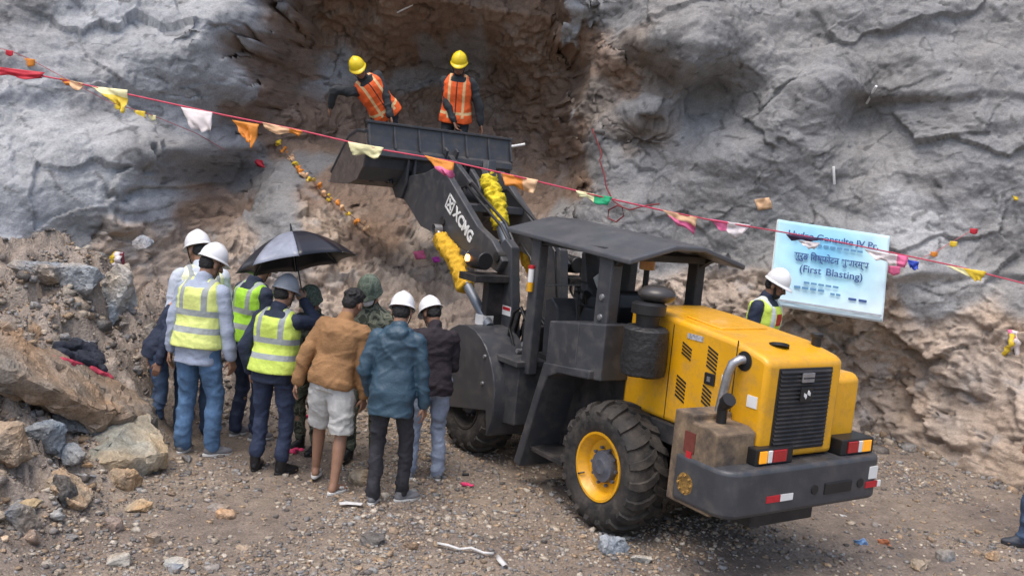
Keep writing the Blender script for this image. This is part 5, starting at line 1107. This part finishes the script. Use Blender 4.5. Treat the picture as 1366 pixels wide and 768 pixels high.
def flag(c4, m1, m2=None, split=.5, par=None, org=None, wave=.03, name='flag'):
    par = par or bu; org = b0 if org is None else org
    W_ = [at(x, y, sdepth(x)-.01) for x, y in c4]; nu, nv = 13, 9; V = []; sd_ = c4[0][0]*.13
    for i in range(nu):
        for j in range(nv):
            u, v = i/(nu-1), j/(nv-1); p = (W_[0]*(1-u)+W_[1]*u)*(1-v)+(W_[3]*(1-u)+W_[2]*u)*v
            nn = fbm(np.array([[u*2.6+sd_, v*2.0, sd_]]), 3)[0]*1.25; V.append(p-org+np.array([.2, 1, .15])*wave*nn*(.25+v)+np.array([0, 0, 1])*.012*sin(u*9+sd_)*v)
    b = MB(); fs = grid_faces(nu, nv); b.add(V, []); mm = [m1, m2 or m1]; 
    for k, f in enumerate(fs):
        i, j = divmod(k, nv-1); mi = 0 if (i/(nu-1) < split if split > 0 else j/(nv-1) < -split) else 1; m_ = mm[mi]
        if m_ not in b.mats: b.mats.append(m_)
        b.f.append(tuple(int(x) for x in f)); b.m.append(b.mats.index(m_))
    o = b.build(name, None, par, True, fix=False); s = o.modifiers.new('s', 'SOLIDIFY'); s.thickness = .0016; return o
flag([(-12, 88), (60, 97), (54, 106), (-12, 100)], CR_); flag([(80, 104), (111, 111), (107, 121), (84, 112)], COR, CPE, .4)
flag([(120, 115), (171, 120), (168, 150), (156, 137)], CPY, CY_, -.35, wave=.05); flag([(241, 143), (283, 150), (282, 176), (257, 174)], CW_, CW_); flag([(350, 163), (404, 175), (399, 181), (355, 176)], CPE, COR, .6)
flag([(464, 189), (512, 197), (505, 211), (470, 205)], CPY, CPY); flag([(566, 207), (606, 217), (604, 238), (592, 233)], COR, CPK, -.45, wave=.05); flag([(668, 231), (718, 240), (712, 259), (676, 246)], COR, CPE, .55, wave=.05)
flag([(768, 254), (817, 263), (810, 276), (774, 262)], CPY, CG_, .5); flag([(884, 280), (930, 290), (926, 312), (896, 294)], CPE, CPK, -.4, wave=.06); flag([(947, 292), (1002, 300), (984, 318), (958, 304)], CPK, CW_, .35, wave=.06)
flag([(1048, 312), (1100, 318), (1088, 322), (1056, 320)], CPU, CPU); flag([(1064, 320), (1094, 324), (1086, 334), (1072, 328)], CW_); flag([(1152, 332), (1212, 342), (1206, 358), (1168, 345)], CW_, CPK, .7, wave=.06); flag([(1210, 346), (1226, 349), (1224, 360), (1214, 358)], CBL); flag([(1262, 354), (1316, 362), (1308, 376), (1296, 372)], CPY, CY_, .4)
flag([(310, 160), (345, 166), (338, 196), (326, 186)], COR, COR, wave=.05)

# ------------------------------------------------------------------ small scraps, garland, scarves, cables, rods
def wpt(px, py, off=.04): d = wall_hit(px, py); return at(px, py, d-off)
gpx0 = [(372, 190), (386, 211), (398, 226), (415, 238), (432, 257), (448, 270), (464, 284), (488, 302)]
gpx = []
for q0, q1 in zip(gpx0, gpx0[1:]): gpx += [q0, ((q0[0]+q1[0])/2, (q0[1]+q1[1])/2+1)]
gpx.append(gpx0[-1]); g0 = wpt(*gpx[0], .12); ga = empty('marigold_garland', g0); tag(ga, 'thin string of yellow and orange scraps drooping down the rock left of the bucket', 'garland')
gq = [wpt(*p, .12)-g0 for p in gpx]; q = MB(); q.tube(gq, .008, 5); q.build('string', mat('brown_thread', (.2, .12, .08), .8), ga)
for i, p in enumerate(gq):
    b = MB()
    for k in range(5): d = rng.normal(0, .022, 3); b.ell(p+d, tuple(rng.uniform(.012, .04, 3)), Rz(rng.uniform(0, 3)) @ Rx(rng.uniform(0, 3)), 8)
    me = remesh(b, 'flower', .012, 1); me.materials.append((CY_, COR, CPE)[i % 3]); link('flower', me, ga)
def scrap(px, py, w_, m, label, cat='cloth scrap', d=None, name='cloth_scrap', asp=.7):
    p = wpt(px, py, .03) if d is None else at(px, py, d); dd = depth(p); s = w_*dd/F; nu, nv = 7, 6; V = []; t = rng.uniform(0, 6)
    for i in range(nu):
        for j in range(nv):
            u, v = i/(nu-1)-.5, j/(nv-1)-.5; nn = fbm(np.array([[u*2.5+t, v*2.5, t]]), 2)[0]; V.append((u*s*cos(.4)-v*s*.3, .35*s*nn-.02, v*s*asp+u*s*.25*sin(t)))
    b = MB(); b.add(V, [tuple(int(x) for x in f) for f in grid_faces(nu, nv)]); o = b.build(name, m, None, True, fix=False); o.location = [float(x) for x in p]; q = o.modifiers.new('s', 'SOLIDIFY'); q.thickness = .004; tag(o, label, cat)
for a in ((560, 340, 15, CPK, 'pink scrap on the rock left of the headlight'), (582, 346, 10, cloth('magenta_cloth', (.6, .05, .45)), 'magenta scrap next to the pink scrap by the headlight'), (1354, 265, 8, CY_, 'yellow scrap close to the right edge of the wall'), (1018, 272, 20, CPE, 'pale pink tag stuck on dark rock above the banner'), (1178, 371, 14, CG_, 'green ribbon at the right banner edge'), (346, 218, 14, CR_, 'red scrap under the string on the hollow edge')): scrap(*a)
def thin_string(pts, flags, label):
    W_ = [wpt(x, y, .10) for x, y in pts]; o = empty('faded_bunting', W_[0]); tag(o, label, 'bunting')
    q = MB(); q.tube([p-W_[0] for p in W_], .0045, 5); q.build('string', mat('faded_pink_cord', (.5, .16, .17), .7), o)
    for x, y, w_, m in flags:
        p = wpt(x, y, .11); s = w_*depth(p)/F; t = x*.1; V = [(u*s, .12*s*sin(6*u+t), -v*s*(.9-.5*abs(u))*.9) for u in np.linspace(-.5, .5, 6) for v in np.linspace(0, 1, 5)]
        b = MB(); b.add(np.array(V)+p-W_[0]+np.array([0, -.01, .01]), [tuple(int(k) for k in f) for f in grid_faces(6, 5)]); f_ = b.build('flag', m, o, True, fix=False); z = f_.modifiers.new('s', 'SOLIDIFY'); z.thickness = .004
thin_string([(-80, 48), (14, 68), (40, 79), (100, 112), (150, 138), (186, 148), (206, 155), (262, 178), (300, 200)], [(14, 69, 10, CR_), (40, 80, 14, COR), (186, 149, 16, CY_), (204, 155, 10, CPY), (158, 141, 9, CY_)], 'thin faded string with tiny scraps close to the left wall')
thin_string([(1190, 352), (1220, 348), (1246, 337), (1271, 322), (1299, 306)], [(1193, 356, 16, CPK), (1246, 337, 9, COR), (1271, 323, 10, CY_), (1299, 306, 10, CR_)], 'thin string with tiny scraps rising right of the banner')
def scarf(px, py, strips, label):
    p = wpt(px, py, .10); o = empty('ceremonial_scarf', p); tag(o, label, 'scarf')
    for i, (dx0, dx1, ln, m) in enumerate(strips):
        sc_ = depth(p)/F; b = MB(); nu = 9; V = []
        for k in range(nu):
            t = k/(nu-1); x = (dx0+(dx1-dx0)*t)*sc_; z = -ln*t*sc_; y = -.03-.06*sin(t*3)+.02*rng.normal()
            V += [(x-4*sc_, y, z), (x, y-.015, z+.003), (x+4*sc_, y+.005, z)]
        b.add(V, [(3*k+j, 3*k+j+1, 3*k+j+4, 3*k+j+3) for k in range(nu-1) for j in (0, 1)]); q = b.build('strip', m, o, True, fix=False); s = q.modifiers.new('s', 'SOLIDIFY'); s.thickness = .006
scarf(160, 336, [(-2, -11, 28, CY_), (0, -3, 26, CW_), (2, 4, 24, CW_), (3, 10, 30, cloth('maroon_cloth', (.16, .02, .03)))], 'white, yellow and maroon scarves hung over a stone on the left bank')
scarf(1348, 440, [(0, -8, 36, CY_), (0, 3, 26, CW_), (2, 12, 38, CW_), (-2, 0, 14, CPK)], 'white, pink and yellow scarves hung low at the right edge')
b = MB(); pts = [(790, 172), (797, 190), (803, 206), (800, 214), (806, 232), (809, 250), (818, 268), (830, 276), (832, 288), (822, 296), (811, 291), (812, 280), (824, 274), (840, 280), (862, 274), (880, 272)]
w0_ = [wpt(x, y, .12) for x, y in pts]; b.tube([p-w0_[0] for p in w0_], .010, 6); o = b.build('cable', mat('dark_red_cable', (.22, .03, .035), .6), None, True); o.location = [float(x) for x in w0_[0]]; tag(o, 'dark red blasting cable coiled on the rock behind the canopy roof', 'cable')
for i, (x0, y0, x1, y1, lb) in enumerate(((530, 17, 550, 7, 'pale drill rod poking out of the hollow roof'), (1112, 222, 1113, 246, 'upright pale peg in the grey wall above the banner'), (1156, 138, 1169, 115, 'slanting pale peg high on the grey wall'), (686, 190, 711, 183, 'pale rod just right of the bucket end'))):
    if i == 3: p0, p1 = L2W(1.74, 4.6, 3.03), L2W(1.98, 4.5, 3.10)
    else: p0, p1 = wpt(x0, y0, .09), wpt(x1, y1, .12)
    b = MB(); d = p1-p0; b.tube([np.zeros(3), d*.5, d], .016 if i else .012, 10); o = b.build('drill_rod', WHITE, None, 40, .003); o.location = [float(x) for x in p0]; tag(o, lb, 'rod')

# jacket thrown on the slab
pa, pb_, pc = at(20, 432, 7.6), at(215, 540, 8.3), at(135, 548, 7.25); nn_ = np.cross(pb_-pa, pc-pa); nn_ /= np.linalg.norm(nn_); nn_ *= 1 if nn_[2] > 0 else -1
def onslab(px, py, h=0): r = ray(px, py); return CAMP+r*((nn_ @ (pa-CAMP))/(nn_ @ r))+nn_*h
jc = onslab(110, 484); jk = empty('jacket', jc); tag(jk, 'crumpled dark navy jacket with red lining lying on the slab', 'jacket')
b = MB()
for (x, y, r, x2, y2, r2) in ((74, 468, .05, 100, 466, .06), (98, 464, .062, 126, 482, .058), (78, 476, .05, 118, 490, .05), (120, 484, .05, 134, 496, .035), (88, 460, .045, 116, 470, .06), (132, 488, .03, 152, 500, .028), (104, 478, .05, 128, 486, .055)): b.cone(onslab(x, y, r*.7)-jc, r, onslab(x2, y2, r2*.7)-jc, r2)
me = remesh(b, 'outer_cloth', .010, 2); wrinkle(me, .026, 5, 1.5); me.materials.append(mat('dark_navy_fleece', (.022, .026, .04), .85, .3, 12, .4, 60)); link('outer_cloth', me, jk, True)
b = MB()
for (x, y, x2, y2, r) in ((70, 480, 95, 488, .03), (92, 487, 120, 488, .028), (112, 478, 124, 496, .028), (120, 494, 146, 506, .026)): b.cone(onslab(x, y, r*.5)-jc, r, onslab(x2, y2, r*.5)-jc, r)
me = remesh(b, 'lining', .010, 2); wrinkle(me, .02, 8, 1.5); me.materials.append(mat('red_pink_lining', (.50, .05, .09), .75, .2, 14, .2, 60)); link('lining', me, jk, True)
# litter on the ground
def petal(px, py, w_, m, label, name='flower_petals', cat='petals'):
    p = ground(px, py); p[2] = gz1(p[0], p[1]); s = w_*depth(p)/F; b = MB()
    for k in range(7): d = rng.normal(0, s*.25, 3); d[2] = abs(d[2])*.5+.01; b.ell(d, tuple(np.array([s*.3, s*.22, s*.12])*rng.uniform(.7, 1.2, 3)), Rz(rng.uniform(0, 3)) @ Rx(rng.uniform(-.5, .5)), 10)
    me = remesh(b, name, .007, 1); me.materials.append(m); o = link(name, me, None, True); o.location = [float(x) for x in p]; tag(o, label, cat)
PT = cloth('bright_pink_petals', (.72, .05, .16))
petal(393, 600, 20, PT, 'pink petals beside the booted man with the umbrella'); petal(622, 648, 16, PT, 'single clump of pink petals on gravel between the group and the rear wheel'); petal(410, 560, 12, PT, 'pink petals behind the man in shorts'); petal(540, 590, 12, PT, 'pink petals between the legs of the petrol blue jacket man')
b = MB(); p = ground(621, 634); b.cyl((-.03, 0, .012), (.03, .01, .012), .012, n=10); o = b.build('bottle_cap', BLACK, None, 40); o.location = (float(p[0]), float(p[1]), gz1(p[0], p[1])); tag(o, 'small black plastic piece by the clump of pink petals', 'plastic piece')
def strip(pxs, r, m, label, name='plastic_strip', cat='strip'):
    P_ = [ground(x, y) for x, y in pxs]; P_ = [np.array([p[0], p[1], gz1(p[0], p[1])+.02+.008*(i % 2)]) for i, p in enumerate(P_)]
    b = MB(); V = []
    for i, p in enumerate(P_):
        t = P_[min(i+1, len(P_)-1)]-P_[max(i-1, 0)]; s = np.array([-t[1], t[0], 0]); s /= np.linalg.norm(s); k = r*(.7+.6*((i*37) % 10)/10); V += [p-s*k-P_[0], p+np.array([0, 0, .012])-P_[0], p+s*k-P_[0]]
    b.add(V, [(3*i+j, 3*i+j+1, 3*i+j+4, 3*i+j+3) for i in range(len(P_)-1) for j in (0, 1)]); o = b.build(name, m, None, True, fix=False); o.location = [float(x) for x in P_[0]]; q = o.modifiers.new('s', 'SOLIDIFY'); q.thickness = .003; tag(o, label, cat)
WP_ = mat('dirty_white_plastic', (.55, .54, .52), .5, .2, 20)
strip([(452, 672), (462, 671), (474, 672), (484, 675)], .03, WP_, 'white plastic strip lying below the man in shorts'); strip([(583, 728), (598, 731), (613, 735), (628, 736), (645, 741), (658, 742)], .008, WP_, 'long thin white strip on gravel near the bottom centre'); strip([(664, 744), (667, 752), (674, 759)], .022, WP_, 'short crumpled white strip at the end of the long one')
def wrapper(px, py, w_, m, label):
    p = ground(px, py); scrap(px, py, w_, m, label, 'wrapper', depth(p)-.03, 'wrapper', .5)
wrapper(1147, 722, 16, cloth('pale_blue_foil', (.18, .32, .55)), 'pale blue wrapper on the mud right of the loader'); wrapper(1178, 722, 16, cloth('orange_brown_foil', (.45, .16, .07)), 'orange brown wrapper beside the pale blue one'); wrapper(1125, 688, 10, WP_, 'small white wrapper below the counterweight')
